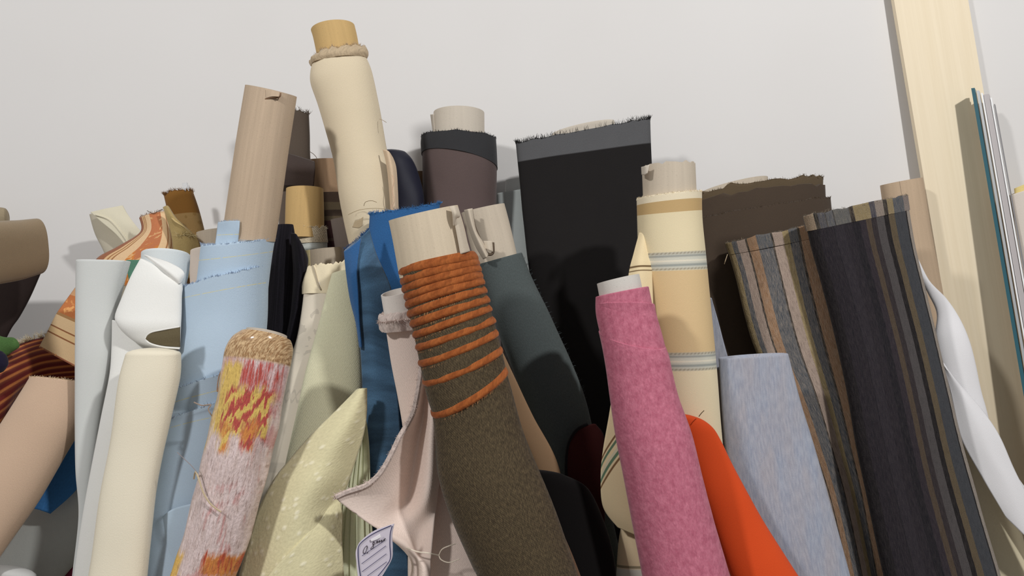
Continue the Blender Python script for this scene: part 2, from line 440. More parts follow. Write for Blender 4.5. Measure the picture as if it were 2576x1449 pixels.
T = Roll('crumpled green cloth lying on the striped cloth at the left edge', name='cloth_bundle', cat='cloth')
T.loft('cloth', [(30, 852, 48, 876, 1.29), (18, 846, 34, 886, 1.285), (-10, 842, -6, 892, 1.28), (-80, 845, -80, 900, 1.28)], fab('green_cloth', C(92, 130, 74), .2, patch=60), floor=False, cap='round', wob=.003, wsc=60); T.done()
T = Roll('dark navy cloth ball at the left edge beneath the green cloth', name='cloth_bundle', cat='cloth')
T.loft('cloth', [(6, 885, 15, 925, 1.225), (-8, 878, -4, 938, 1.225), (-70, 876, -70, 946, 1.225)], fab('navy_knit', C(38, 36, 58)), floor=False, cap='round', wob=.002, wsc=50); T.done()

# ecru folded cloth
ecru = fab('ecru_cotton', C(214, 207, 185), .05)
ecru2 = fab('ecru_reverse', C(188, 180, 162), .05)
T = Roll('cream cotton cloth with a folded pointed corner behind the orange brocade')
T.loft('rolled_fabric', [(226, 540, 305, 528, 1.465), (240, 590, 340, 580, 1.465), (268, 650, 372, 640, 1.46), (300, 760, 420, 760, 1.47), (340, 1000, 450, 1000, 1.475)], ecru2, lean=(.08, -.06), ratio=.3, label='greyish reverse of the cotton')
T.sheet('folded_flap', [[(228, 534, 1.436), (262, 526, 1.436), (309, 517, 1.44)], [(252, 556, 1.432), (288, 545, 1.432), (322, 540, 1.436)], [(292, 590, 1.428), (318, 572, 1.428), (346, 572, 1.43)], [(322, 626, 1.428), (345, 606, 1.428), (372, 600, 1.43)]], ecru, th=.002)
T.cord('hem_ridge', [(240, 540, 1.431), (275, 553, 1.429), (305, 585, 1.426), (330, 622, 1.425)], .0016, ecru)
T.done()

# bronze brocade
bronze = fab('bronze_brocade', None, .10, pat=lambda b: b.mix(b.step(b.V, .056, .058), C(132, 92, 42), b.mix(b.step(b.voro((70, 70, 1)), .2, .25), C(146, 116, 70), C(160, 130, 84))), sheen=.3)
T = Roll('bronze brown brocade roll with fuzzy top edge left of the kraft tube')
T.loft('rolled_fabric', [(414, 492, 484, 482, 1.44, 6), (424, 540, 500, 530, 1.44), (436, 600, 518, 600, 1.44), (456, 700, 540, 700, 1.436), (500, 1000, 585, 1000, 1.425)], bronze, lean=(.03, -.13), ratio=.55, ex=2.5, rag=5)
T.topfray(fm(120, 82, 40), count=220, length=.007, spread=.7)
T.done()
T = Thing('plastic_clip', 'small clear plastic clip sticking up behind the bronze brocade roll', 'clip')
b = NB('clear_plastic'); b.put(b.b.inputs['Base Color'], (.93, .94, .96, 1)); b.b.inputs['Roughness'].default_value = .25; b.b.inputs['Transmission Weight'].default_value = .45
clear = b.m
T.box('prong', P(458, 461, 1.475), P(464, 500, 1.475), .009, .003, clear); T.box('prong', P(472, 466, 1.475), P(476, 500, 1.475), .002, .003, clear); T.done()
velv = fab('olive_velvet', C(166, 144, 96), .12, sheen=.5, weave=0)
T = Roll('olive gold velvet remnant folded over in front of the bronze brocade', name='velvet_remnant', cat='cloth')
T.sheet('velvet', [[(412, 522, 1.351), (420, 519, 1.348), (428, 530, 1.351)], [(420, 545, 1.344), (434, 545, 1.338), (446, 556, 1.344)], [(430, 580, 1.344), (456, 572, 1.338), (482, 588, 1.346)], [(437, 622, 1.346), (468, 618, 1.338), (500, 612, 1.351)], [(445, 700, 1.351), (475, 700, 1.346), (505, 700, 1.356)]], velv, th=.004)
a = T.G
T.fray([a[20][j] for j in range(4, 16)], Vector((.3, -.5, .4)), fm(200, 184, 140), count=90, length=.013, r=.0004, spread=1)
T.cord('bright_edge', [(424, 538, 1.342), (440, 556, 1.334), (462, 570, 1.332), (484, 590, 1.342)], .0012, fm(196, 172, 122)); T.done()

# orange brocade
def broc(b):
    base = C(218, 184, 142)
    bl = b.ramp(b.S, [(0, C(150, 98, 72)), (.10, C(214, 178, 134)), (.13, C(160, 112, 74)), (.145, C(214, 178, 134)), (.17, C(160, 112, 74)), (.185, C(220, 186, 146)), (.30, C(188, 118, 80)), (.55, C(222, 188, 146)), (.66, C(166, 118, 78)), (.68, C(220, 186, 146)), (.73, C(166, 118, 78)), (.75, C(222, 188, 146)), (.88, C(176, 106, 62)), (1, C(160, 104, 60))], 'CONSTANT')
    v = b.step(b.noise((34, 24, 1), 3, .6, dist=1.2), .5, .56)
    m = b.math('MULTIPLY', b.band(b.S, .30, .55), v)
    bl = b.mix(m, bl, C(206, 128, 62)); v2 = b.step(b.noise((60, 44, 1), 3, .6, off=(3, 1, 0), dist=2), .57, .6)
    return b.mix(b.math('MULTIPLY', b.band(b.S, .3, .55), b.math('MULTIPLY', v2, .7)), bl, C(222, 180, 128))
brocm = fab('orange_brocade', None, .08, pat=broc, sheen=.2, bump=.35)
def broc2(b):
    bl = b.ramp(b.V, [(0, C(196, 150, 110)), (.035, C(184, 112, 66)), (.095, C(170, 128, 84)), (.105, C(222, 190, 148)), (.135, C(150, 100, 66)), (.139, C(222, 188, 140)), (.155, C(150, 100, 66)), (.159, C(222, 190, 148)), (.20, C(166, 106, 78)), (.3, C(166, 106, 78))], 'CONSTANT')
    v = b.step(b.noise((60, 60, 1), 3, .6, dist=1.5), .55, .6)
    return b.mix(b.math('MULTIPLY', v, b.math('MAXIMUM', b.band(b.V, .035, .095), b.math('MULTIPLY', b.step(b.V, .2, .202), .8))), bl, C(220, 158, 98))
broc2m = fab('orange_brocade_side', None, .08, pat=broc2, bump=.35)
T = Roll('orange and cream leaf brocade cloth slung diagonally behind the white rolls')
T.sheet('draped_fabric', [[(352, 548, 1.39), (380, 538, 1.375), (414, 533, 1.38), (430, 540, 1.40)], [(354, 585, 1.375), (385, 578, 1.362), (420, 575, 1.365), (440, 580, 1.39)], [(296, 622, 1.37), (360, 620, 1.352), (420, 615, 1.355), (450, 625, 1.38)], [(244, 652, 1.365), (320, 662, 1.345), (400, 668, 1.345), (460, 690, 1.37)], [(225, 700, 1.36), (320, 720, 1.335), (400, 730, 1.335), (470, 760, 1.36)]], brocm, th=.003)
a = T.G
T.fray([a[0][j] for j in range(0, 22)], Vector((0, -.2, 1)), fm(150, 112, 76), count=90, length=.006)
T.cord('loose_thread', [(370, 530, 1.37), (386, 537, 1.37), (398, 531, 1.37), (410, 526, 1.37)], .0005, fm(90, 76, 64))
T.sheet('side_fold', [[(196, 716, 1.335), (230, 722, 1.33), (300, 740, 1.32)], [(170, 752, 1.328), (215, 768, 1.32), (300, 800, 1.31)], [(143, 790, 1.31), (200, 815, 1.30), (300, 855, 1.285)], [(120, 835, 1.30), (190, 870, 1.29), (300, 920, 1.28)], [(99, 874, 1.292), (175, 915, 1.285), (290, 975, 1.275)]], broc2m, th=.003)
T.done()
T = Roll('teal green cloth scrap wedged between the pale grey and white rolls', name='cloth_scrap', cat='cloth')
T.loft('cloth', [(318, 655, 366, 655, 1.30), (322, 690, 362, 690, 1.30), (335, 760, 375, 760, 1.295), (340, 900, 390, 900, 1.28)], fab('teal_cloth', C(88, 132, 112)), ratio=.35, lean=(-.05, -.13)); T.done()

T = Roll('pale beige tube behind the light blue roll', name='cardboard_tube', cat='tube')
T.loft('tube', [(494, 586, 566, 574, 1.388, 3), (497, 640, 570, 632, 1.388), (505, 760, 580, 755, 1.384), (520, 1000, 595, 1000, 1.37)], greycard, ratio=.6, cap='hollow'); T.done()
T = Roll('pink cream cloth roll squeezed left of the light blue roll')
T.loft('rolled_fabric', [(479, 632, 560, 618, 1.31, 4), (478, 690, 560, 690, 1.31), (490, 900, 575, 900, 1.29)], fab('pink_cream', C(222, 208, 196), .04), ratio=.7, lean=(-.02, -.1)); T.done()

# taupe velvet behind the kraft tube
T = Roll('dark taupe velvet roll partly hidden behind the tall kraft tube')
tv = fab('taupe_velvet', C(104, 92, 82), .12, sheen=.4, weave=0)
T.loft('rolled_fabric', [(716, 288, 776, 286, 1.455, 6), (712, 340, 779, 338, 1.455), (708, 400, 781, 402, 1.45), (704, 460, 790, 468, 1.45), (704, 600, 790, 600, 1.445), (715, 900, 800, 900, 1.43)], tv, ratio=.5, rag=6, ex=2.6)
T.topfray(fm(120, 106, 92), count=120, length=.010, spread=.9)
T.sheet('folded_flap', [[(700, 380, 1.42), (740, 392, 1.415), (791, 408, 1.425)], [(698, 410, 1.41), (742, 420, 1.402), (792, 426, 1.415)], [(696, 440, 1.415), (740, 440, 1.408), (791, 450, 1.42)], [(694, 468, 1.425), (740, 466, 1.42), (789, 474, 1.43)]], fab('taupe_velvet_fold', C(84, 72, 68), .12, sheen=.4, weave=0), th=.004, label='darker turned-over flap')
T.cord('loose_thread', [(780, 382, 1.42), (789, 388, 1.42), (797, 398, 1.42), (798, 408, 1.42)], .0005, fm(120, 104, 90))
T.done()
T = Roll('tan cardboard roll with dark striped cloth behind the caramel tube')
T.loft('cardboard_tube', [(776, 402, 866, 400, 1.512, 3), (776, 490, 868, 490, 1.512)], kraft_dark, ratio=.55, floor=False, cap='hollow')
T.loft('striped_fabric', [(768, 488, 878, 484, 1.512, 2), (770, 560, 880, 560, 1.512), (776, 700, 890, 700, 1.51), (790, 1000, 900, 1000, 1.49)], ratio=.5, mat=fab('maroon_stripe', None, .15, pat=stripes([(0, C(70, 56, 46)), (.02, C(92, 80, 62)), (.04, C(58, 46, 38)), (.055, C(84, 72, 56)), (.07, C(60, 38, 38)), (.11, C(76, 62, 56)), (.118, C(56, 34, 36)), (.16, C(74, 56, 52)), (.17, C(54, 32, 34))], axis='V', wob=.004)))
T.done()
T = Roll('caramel brown tube with gauze band behind the tall cream roll')
T.loft('cardboard_tube', [(722, 476, 812, 474, 1.385, 8), (719, 530, 814, 530, 1.385), (716, 600, 816, 600, 1.385)], caramel, floor=False, cap='hollow')
gz = fab('white_gauze', C(206, 192, 168), .2, fine=500, weave=330, bump=.7)
T.loft('gauze_band', [(728, 578, 820, 573, 1.385), (734, 596, 822, 592, 1.385), (742, 614, 824, 610, 1.385)], gz, floor=False, rag=4, wob=.0012)
T.topfray(fm(214, 204, 184), count=150, length=.006, spread=1)
T.loft('rolled_fabric', [(744, 612, 824, 609, 1.385), (750, 628, 824, 626, 1.385), (752, 680, 826, 680, 1.385), (760, 800, 836, 800, 1.38), (780, 1000, 855, 1000, 1.36)], fab('pale_blue_weave', None, .12, pat=lambda b: b.mix(b.step(b.V, .015, .022), C(196, 200, 196), C(110, 112, 108))))
T.done()
T = Roll('beige cardboard tube below the gauze-banded caramel tube', name='cardboard_tube', cat='tube')
T.loft('tube', [(764, 634, 858, 622, 1.325, 3), (768, 680, 862, 670, 1.325), (778, 800, 870, 800, 1.32), (790, 1000, 885, 1000, 1.305)], greycard, ratio=.7, cap='hollow')
T.sheet('paper_flap', [[(761, 630, 1.298), (770, 630, 1.285), (779, 628, 1.282)], [(762, 652, 1.296), (772, 652, 1.284), (780, 652, 1.281)], [(764, 690, 1.296), (775, 688, 1.284), (782, 684, 1.281)]], fab('yellowed_paper', C(206, 192, 146), bump=0), th=.001, label='yellowed paper flap'); T.done()
blk = fab('navy_black_cloth', None, .2, pat=lambda b: b.mix(b.step(b.noise((420, 6, 1), 2), .45, .7), C(27, 25, 31), C(44, 41, 49)))
T = Roll('navy black cloth roll between the light blue roll and the cream damask')
T.loft('rolled_fabric', [(682, 570, 737, 566, 1.305, 3), (677, 640, 745, 625, 1.305), (672, 700, 752, 700, 1.307), (666, 780, 754, 780, 1.307), (656, 900, 738, 900, 1.304), (640, 1100, 712, 1100, 1.294)], blk, lean=(-.04, -.13), ratio=.5, wob=.003)
T.sheet('folded_edge', [[(734, 586, 1.282), (742, 590, 1.277), (748, 606, 1.282)], [(738, 630, 1.277), (758, 628, 1.267), (772, 650, 1.277)], [(742, 690, 1.272), (756, 690, 1.264), (764, 700, 1.272)], [(736, 770, 1.272), (746, 770, 1.268), (757, 776, 1.276)], [(720, 860, 1.28), (730, 860, 1.276), (738, 866, 1.28)]], blk, th=.005, wob=.004)
T.done()

# navy roll and tan roll behind the tall cream roll
T = Roll('navy blue glossy cloth roll hunched right of the tall cream roll')
T.loft('rolled_fabric', [(962, 380, 1018, 383, 1.42, 0), (960, 398, 1034, 402, 1.42), (962, 430, 1048, 430, 1.42), (965, 475, 1058, 475, 1.415), (970, 530, 1061, 530, 1.41), (980, 700, 1070, 700, 1.40), (1000, 1000, 1080, 1000, 1.37)], fab('navy_satin', C(30, 31, 48), .2, sheen=.1, rough=.55, spec=.4), cap='round', wob=.004, wsc=26); T.done()
T = Roll('plain tan tube glimpsed between the navy roll and the brown roll', name='cardboard_tube', cat='tube')
T.loft('tube', [(1000, 434, 1084, 432, 1.5, 3), (1000, 520, 1084, 520, 1.5), (1004, 700, 1088, 700, 1.495), (1010, 1000, 1095, 1000, 1.48)], kraft_dark, cap='hollow'); T.done()
T = Roll('brown fabric roll with black border and pale core at the centre back')
T.loft('cardboard_tube', [(1090, 285, 1218, 284, 1.445, 19), (1091, 340, 1218, 340, 1.445), (1091, 420, 1218, 420, 1.445)], palecard, floor=False, cap='hollow')
T.sheet('card_flap', [[(1083, 288, 1.44), (1092, 287, 1.43)], [(1086, 310, 1.44), (1093, 310, 1.43)], [(1090, 336, 1.44), (1094, 336, 1.43)]], palecard, th=.001)
T.loft('rolled_fabric', [(1062, 348, 1246, 350, 1.445, 20), (1062, 420, 1250, 425, 1.445), (1064, 520, 1247, 520, 1.445), (1066, 620, 1246, 620, 1.44), (1078, 800, 1256, 800, 1.43), (1095, 1000, 1270, 1000, 1.41)], fab('brown_twill', C(92, 78, 76), .10))
i = T.loft('border_band', [(1060, 346, 1248, 350, 1.445, 20), (1059, 364, 1250, 378, 1.445, 18), (1061, 390, 1252, 424, 1.445, 30)], fab('black_selvedge', C(52, 52, 54), .14), floor=False, rag=3, label='black border band')
T.topfray(fm(38, 38, 40), count=160, length=.004, spread=.6)
T.done()
palegrey = fab('pale_grey_linen', C(196, 202, 200), .06)
T = Roll('pale grey linen roll just left of the wide black bolt')
T.loft('rolled_fabric', [(1250, 488, 1345, 474, 1.49, 2), (1254, 580, 1355, 575, 1.49), (1264, 680, 1365, 680, 1.487), (1290, 850, 1395, 850, 1.48), (1320, 1000, 1420, 1000, 1.465)], palegrey, ratio=.4)
T.done()
T = Roll('white cloth roll with its top just above the pale grey linen')
T.loft('rolled_fabric', [(1272, 454, 1345, 446, 1.526, 2), (1270, 520, 1346, 520, 1.526), (1285, 700, 1365, 700, 1.524), (1310, 1000, 1390, 1000, 1.51)], fab('white_poplin', C(222, 222, 220), .04), ratio=.35); T.done()

# black bolt
bb = fab('black_wool', None, .12, pat=lambda b: b.mix(b.step(b.V, .052, .055), C(88, 88, 90), C(34, 32, 32)), spec=.1)
T = Roll('wide flat black bolt with frayed grey selvedge across its top')
T.loft('core_board', [(1388, 338, 1545, 304, 1.44, 10), (1390, 420, 1560, 400, 1.45)], palecard, ratio=.2, floor=False, cap='roll')
T.loft('bolt_fabric', [(1298, 362, 1637, 300, 1.435, 4), (1305, 440, 1640, 400, 1.435), (1318, 560, 1650, 540, 1.43), (1340, 720, 1670, 720, 1.42), (1395, 900, 1700, 900, 1.405), (1440, 1050, 1735, 1050, 1.39), (1500, 1300, 1780, 1300, 1.37)], bb, ratio=.17, ex=3, lean=(None, -.2), rag=3, wob=.0015)
T.topfray(fm(30, 29, 29), count=420, length=.009, spread=.55)
T.done()

# brown layered bolt
dbr = fab('dark_brown_wool', C(72, 60, 50), .10, weave=420)
T = Roll('wide dark brown bolt with ragged layered top edges')
T.loft('core_tube', [(1762, 486, 1932, 446, 1.45, 13), (1764, 540, 1934, 520, 1.45)], greycard, ratio=.35, floor=False, cap='hollow')
T.loft('inner_layer', [(1742, 492, 2070, 448, 1.45, 16), (1744, 560, 2070, 540, 1.45)], fab('brown_wool_edge', C(90, 76, 58), .12), ratio=.32, floor=False, rag=11, ragf=30, wob=.002)
T.topfray(fm(96, 80, 60), count=260, length=.005, spread=.8)
T.loft('middle_layer', [(1740, 515, 2074, 474, 1.448, 20), (1742, 580, 2078, 560, 1.448)], dbr, ratio=.36, floor=False, rag=7, ragf=22, wob=.002)
T.loft('outer_layer', [(1738, 552, 2089, 498, 1.445, 8), (1742, 640, 2096, 600, 1.445), (1755, 740, 2105, 740, 1.44), (1785, 900, 2120, 900, 1.43), (1820, 1100, 2150, 1100, 1.41)], dbr, ratio=.4, rag=4, wob=.0015)
T.topfray(fm(80, 66, 52), count=200, length=.004, spread=.8)
T.done()
T = Roll('kraft tube with a seam standing between the striped bolt and the board', name='cardboard_tube', cat='tube')
T.loft('tube', [(2217, 466, 2318, 448, 1.478, 5), (2238, 600, 2342, 590, 1.472), (2262, 740, 2368, 740, 1.464), (2300, 950, 2405, 950, 1.453)], kraft_seam, cap='hollow', ratio=.7, lean=(None, -.07)); T.done()
T = Roll('off white roll at the right edge beside the metal bars')
T.loft('core_tube', [(2552, 474, 2620, 446, 1.496, 4), (2556, 520, 2626, 500, 1.496)], ratio=.4, mat=fab('yellow_foam', C(226, 206, 140)), floor=False, cap='hollow')
T.loft('rolled_fabric', [(2534, 494, 2646, 456, 1.496, 4), (2552, 600, 2665, 590, 1.494), (2585, 830, 2700, 830, 1.49), (2625, 1050, 2735, 1050, 1.485)], ratio=.4, lean=(None, -.03), mat=fab('off_white_felt', C(212, 202, 192), .05, weave=0)); T.done()

# ------------------------------------------------------------------ middle row
# kraft tube with light blue fabric
blue = fab('light_blue_cotton', None, .05, pat=lambda b: b.mix(b.math('MULTIPLY', b.band(b.V, .034, .0355), b.step(b.noise((180, 4, 1), 2), .35, .5)), C(179, 197, 214), C(214, 204, 150)))
T = Roll('light blue cotton wrapped in steps around a tall brown kraft tube')
T.loft('cardboard_tube', [(619, 215, 746, 243, 1.2, 8), (597, 350, 726, 374, 1.2), (575, 500, 704, 520, 1.2), (561, 596, 689, 608, 1.2)], kraft, floor=False, cap='hollow')
T.sheet('torn_card_flap', [[(668, 226, 1.1675), (688, 228, 1.167), (703, 232, 1.1678)], [(668, 236, 1.1675), (686, 238, 1.1662), (702, 241, 1.165)], [(669, 247, 1.1675), (684, 243, 1.166), (701, 243, 1.163)]], kraft, th=.0008)
T.cord('tear', [(667, 249, 1.1678), (684, 246, 1.1676), (703, 244, 1.1676), (706, 234, 1.168)], .0010, fab('torn_paper', C(120, 92, 70), bump=0))
T.sheet('fabric_tab', [[(549, 560, 1.19), (576, 556, 1.174), (603, 556, 1.1645)], [(546, 585, 1.19), (574, 583, 1.173), (601, 582, 1.164)], [(542, 615, 1.183), (571, 615, 1.17), (598, 615, 1.168)]], blue, th=.0016)
T.fray(T.G[0], Vector((0, -.1, 1)), fm(170, 186, 204), count=40, length=.003)
T.loft('inner_wrap', [(511, 616, 688, 602, 1.2, -4), (505, 670, 680, 650, 1.2), (496, 740, 670, 740, 1.2)], blue, floor=False, rag=3)
T.topfray(fm(160, 176, 198), count=160, length=.004, spread=.7)
T.loft('rolled_fabric', [(463, 724, 676, 668, 1.2, -2), (459, 800, 672, 780, 1.198), (452, 900, 662, 880, 1.19), (447, 1000, 652, 990, 1.185), (430, 1060, 636, 1050, 1.18), (402, 1190, 606, 1190, 1.165), (380, 1290, 590, 1290, 1.155), (366, 1449, 570, 1449, 1.14)], blue, rag=3, wob=.002, wsc=14)
T.topfray(fm(150, 168, 192), count=200, length=.004, spread=.7)
T.loft('outer_wrap', [(444, 984, 650, 920, 1.184, -4), (440, 1020, 645, 970, 1.182), (426, 1060, 640, 1030, 1.18), (400, 1190, 608, 1190, 1.165), (378, 1290, 590, 1290, 1.155), (366, 1400, 574, 1400, 1.145)], blue, floor=False, ratio=.87, wob=.002)
T.topfray(fm(130, 140, 160), count=120, length=.005, spread=1)
T.loft('lowest_wrap', [(424, 1064, 640, 990, 1.178, -4), (419, 1090, 634, 1040, 1.176), (398, 1190, 610, 1190, 1.165), (376, 1290, 592, 1290, 1.155), (364, 1449, 576, 1449, 1.14)], blue, floor=False, ratio=.90, wob=.002)
T.topfray(fm(140, 146, 160), count=120, length=.006, spread=1)
T.sheet('folded_flap', [[(382, 1350, 1.13), (402, 1310, 1.11), (434, 1281, 1.095), (486, 1266, 1.088)], [(378, 1400, 1.128), (400, 1375, 1.11), (428, 1355, 1.094), (468, 1345, 1.088)], [(374, 1465, 1.128), (394, 1465, 1.112), (418, 1468, 1.098), (448, 1470, 1.09)]], fab('light_blue_cotton_plain', C(179, 197, 214), .05), th=.0018)
T.done()

# tall cream roll
cream = fab('cream_cotton', C(214, 199, 172), .05, patch=14)
T = Roll('tallest roll of cream cotton on a caramel tube with a frayed collar')
T.loft('cardboard_tube', [(784, 80, 890, 62, 1.3020, 20), (791, 105, 897, 92, 1.3020), (805, 180, 910, 165, 1.3020)], caramel, floor=False, cap='hollow')
T.loft('frayed_collar', [(794, 142, 914, 120, 1.3020, 13), (785, 148, 922, 126, 1.3020, 14), (781, 156, 926, 136, 1.3020, 14), (784, 166, 924, 146, 1.3020, 14)], fab('frayed_cream', C(182, 162, 134), .2, fine=260, weave=0, bump=.8), floor=False, rag=6, ragf=90, wob=.0025, wsc=90)
T.topfray(fm(186, 166, 138), count=260, length=.005, spread=1)
T.loft('rolled_fabric', [(788, 160, 920, 142, 1.3020, 14), (783, 185, 930, 168, 1.3020), (784, 215, 938, 200, 1.3020), (801, 265, 951, 262, 1.3020), (818, 320, 962, 318, 1.3020), (838, 390, 975, 380, 1.3000), (848, 440, 990, 425, 1.3000), (856, 500, 1000, 505, 1.2980), (868, 570, 1002, 575, 1.2960), (890, 680, 1010, 680, 1.2920), (930, 900, 1050, 900, 1.2820), (960, 1100, 1080, 1100, 1.2720)], cream, wob=.0022, wsc=16)
T.sheet('loose_selvedge', [[(964, 376, 1.2620), (976, 380, 1.2540), (988, 398, 1.2670)], [(974, 420, 1.2580), (985, 424, 1.2500), (996, 424, 1.2620)], [(980, 480, 1.2580), (990, 480, 1.2490), (1000, 484, 1.2620)], [(984, 540, 1.2580), (993, 540, 1.2490), (1002, 545, 1.2620)], [(988, 600, 1.2580), (997, 600, 1.2500), (1006, 600, 1.2620)]], fab('pinkish_selvedge', C(206, 182, 154), .06), th=.002)
T.cord('loose_thread', [(986, 440, 1.2440), (991, 455, 1.2420), (987, 480, 1.2430), (992, 505, 1.2430), (985, 520, 1.2440), (990, 540, 1.2440)], .0006, fm(206, 172, 144))
T.cord('loose_thread', [(915, 518, 1.2400), (920, 508, 1.2360), (935, 505, 1.2350), (948, 509, 1.2350)], .0004, fm(140, 120, 92))
T.cord('loose_thread', [(876, 540, 1.2480), (905, 528, 1.2380), (945, 524, 1.2350), (984, 528, 1.2440)], .0004, fm(170, 150, 118))
T.cord('loose_thread', [(955, 300, 1.2820), (962, 302, 1.2720), (972, 308, 1.2620)], .0004, fm(160, 140, 118))
T.sheet('tape_scrap', [[(893, 556, 1.2300), (904, 552, 1.2280), (914, 545, 1.2280)], [(886, 572, 1.2300), (902, 574, 1.2280), (912, 568, 1.2280)]], fab('dull_tape', C(164, 146, 118), bump=0), th=.0006)
T.done()
T = Roll('pale lilac paper roll peeking out left of the tall cream roll', name='paper_roll', cat='paper roll')
T.loft('paper', [(832, 553, 880, 544, 1.368, 1), (842, 610, 888, 605, 1.368), (852, 680, 896, 680, 1.366), (870, 800, 910, 800, 1.36), (895, 1000, 940, 1000, 1.345)], lilac, cap='hollow', th=.0012, ratio=.5, lean=(.09, -.16)); T.done()

# cream damask, board tube, knit
def damask(b):
    base, mark = C(222, 211, 193), C(202, 192, 176)
    lf = b.step(b.noise((26, 26, 1), 2, .5, dist=2.5), .53, .55)
    m = b.math('MULTIPLY', lf, b.band(b.V, .06, .19, .01))
    ch = b.math('ABSOLUTE', b.math('SINE', b.math('MULTIPLY', b.MS, 260)))
    d = b.math('ABSOLUTE', b.math('SUBTRACT', b.V, .288)); d = b.math('SUBTRACT', d, b.math('MULTIPLY', ch, .014))
    m = b.math('MAXIMUM', m, b.math('MULTIPLY', b.band(d, -.004, .004, .001), .8))
    m = b.math('MAXIMUM', m, b.math('MULTIPLY', b.band(b.V, .455, .48, .002), .7))
    return b.mix(m, base, mark)
dam = fab('cream_damask', None, .03, pat=damask, rough=.7, bump=.1)
T = Roll('cream damask roll with a leaf pattern beside the straw roll')
T.loft('torn_top', [(776, 672, 876, 658, 1.262, 0), (768, 700, 882, 700, 1.262), (762, 740, 886, 740, 1.26)], fab('torn_cream_paper', C(226, 212, 182), .05, weave=0), floor=False, ratio=.62, rag=9, ragf=40, wob=.003, wsc=50)
T.loft('rolled_fabric', [(768, 712, 886, 706, 1.26, 0), (760, 780, 884, 780, 1.258), (748, 850, 878, 850, 1.254), (724, 930, 866, 930, 1.25), (700, 1030, 845, 1030, 1.245), (672, 1140, 818, 1140, 1.235), (645, 1260, 790, 1260, 1.225), (600, 1449, 745, 1449, 1.205)], dam, ratio=.6, lean=(-.1, -.15))
T.cord('crease_shade_line', [(786, 668, 1.246), (793, 690, 1.241), (800, 715, 1.238), (806, 728, 1.236)], .0012, fab('crease_shade', C(170, 158, 138), bump=0))
T.done()
T = Roll('flat cream card tube standing behind the straw roll', name='cardboard_tube', cat='tube')
T.loft('tube', [(716, 757, 764, 764, 1.345, 1), (700, 810, 752, 815, 1.345), (682, 870, 738, 870, 1.343), (660, 980, 716, 980, 1.335), (630, 1150, 690, 1150, 1.32)], creamcard, ratio=.35, lean=(-.1, -.12), cap='hollow'); T.done()
knit = fab('pale_green_knit', C(211, 207, 176), .07, fine=500, weave=300, bump=.35)
T = Roll('pale green knit roll between the damask and the blue velvet')
T.loft('rolled_fabric', [(836, 690, 902, 676, 1.222, 3), (812, 770, 903, 770, 1.216), (792, 850, 905, 850, 1.208), (766, 960, 910, 960, 1.198), (740, 1080, 908, 1080, 1.188), (716, 1190, 895, 1190, 1.175), (690, 1300, 875, 1300, 1.165), (650, 1449, 845, 1449, 1.15)], knit, ratio=.4, wob=.0015, lean=(-.07, -.15)); T.done()

# blue velvet
bvel = fab('blue_velvet', C(46, 92, 142), .2, patch=30, sheen=.35, weave=0, bump=.3)
bvel2 = fab('slate_blue_velvet', None, .2, pat=lambda b: b.mix(b.step(b.noise((10, 40, 1), 3), .35, .65), C(54, 78, 100), C(78, 112, 142)), sheen=.6, weave=0, bump=.3)
bvel3 = fab('deep_blue_velvet', C(34, 72, 106), .2, patch=30, sheen=.3, weave=0, bump=.3)
T = Roll('bright blue velvet roll with a turned-back flap behind the rust ridged roll')
T.loft('rolled_fabric', [(930, 540, 1108, 512, 1.226, -2), (926, 600, 1100, 590, 1.226), (916, 680, 1080, 680, 1.224), (910, 760, 1060, 760, 1.22), (912, 850, 1050, 850, 1.214), (916, 1000, 1050, 1000, 1.203), (922, 1150, 1060, 1150, 1.19), (928, 1300, 1070, 1300, 1.178), (932, 1449, 1080, 1449, 1.165)], fab('blue_velvet_body', None, .2, pat=lambda b: b.mix(b.step(b.V, .16, .22), C(46, 92, 142), C(36, 72, 104)), patch=30, sheen=.3, weave=0), ratio=.33, rag=3, cap='roll')
T.topfray(fm(58, 112, 164), count=320, length=.007, spread=.9)
T.sheet('turned_flap', [[(868, 630, 1.178), (896, 607, 1.168), (928, 577, 1.182)], [(874, 690, 1.172), (905, 672, 1.153), (946, 640, 1.177)], [(884, 752, 1.169), (925, 735, 1.151), (985, 734, 1.171)], [(898, 810, 1.167), (935, 800, 1.151), (990, 830, 1.169)], [(908, 880, 1.165), (940, 880, 1.154), (985, 900, 1.166)], [(914, 1000, 1.159), (950, 1000, 1.149), (1000, 1000, 1.158)], [(920, 1150, 1.15), (960, 1150, 1.140), (1010, 1150, 1.148)], [(928, 1320, 1.138), (970, 1320, 1.128), (1020, 1320, 1.136)], [(936, 1480, 1.128), (980, 1480, 1.118), (1030, 1480, 1.125)]], bvel2, th=.003)
a = T.G
T.fray(a[0], Vector((-.2, -.2, 1)), fm(30, 80, 130), count=140, length=.006, spread=.8)
T.sheet('flap_lining', [[(866, 632, 1.172), (886, 618, 1.164), (908, 600, 1.162)], [(872, 690, 1.164), (884, 685, 1.153), (898, 672, 1.147)], [(882, 755, 1.162), (891, 750, 1.152), (901, 738, 1.147)], [(896, 812, 1.161), (900, 812, 1.155), (904, 808, 1.151)], [(905, 875, 1.16), (908, 875, 1.156), (910, 875, 1.154)]], bvel, th=.002, label='bright blue inner side')
T.done()

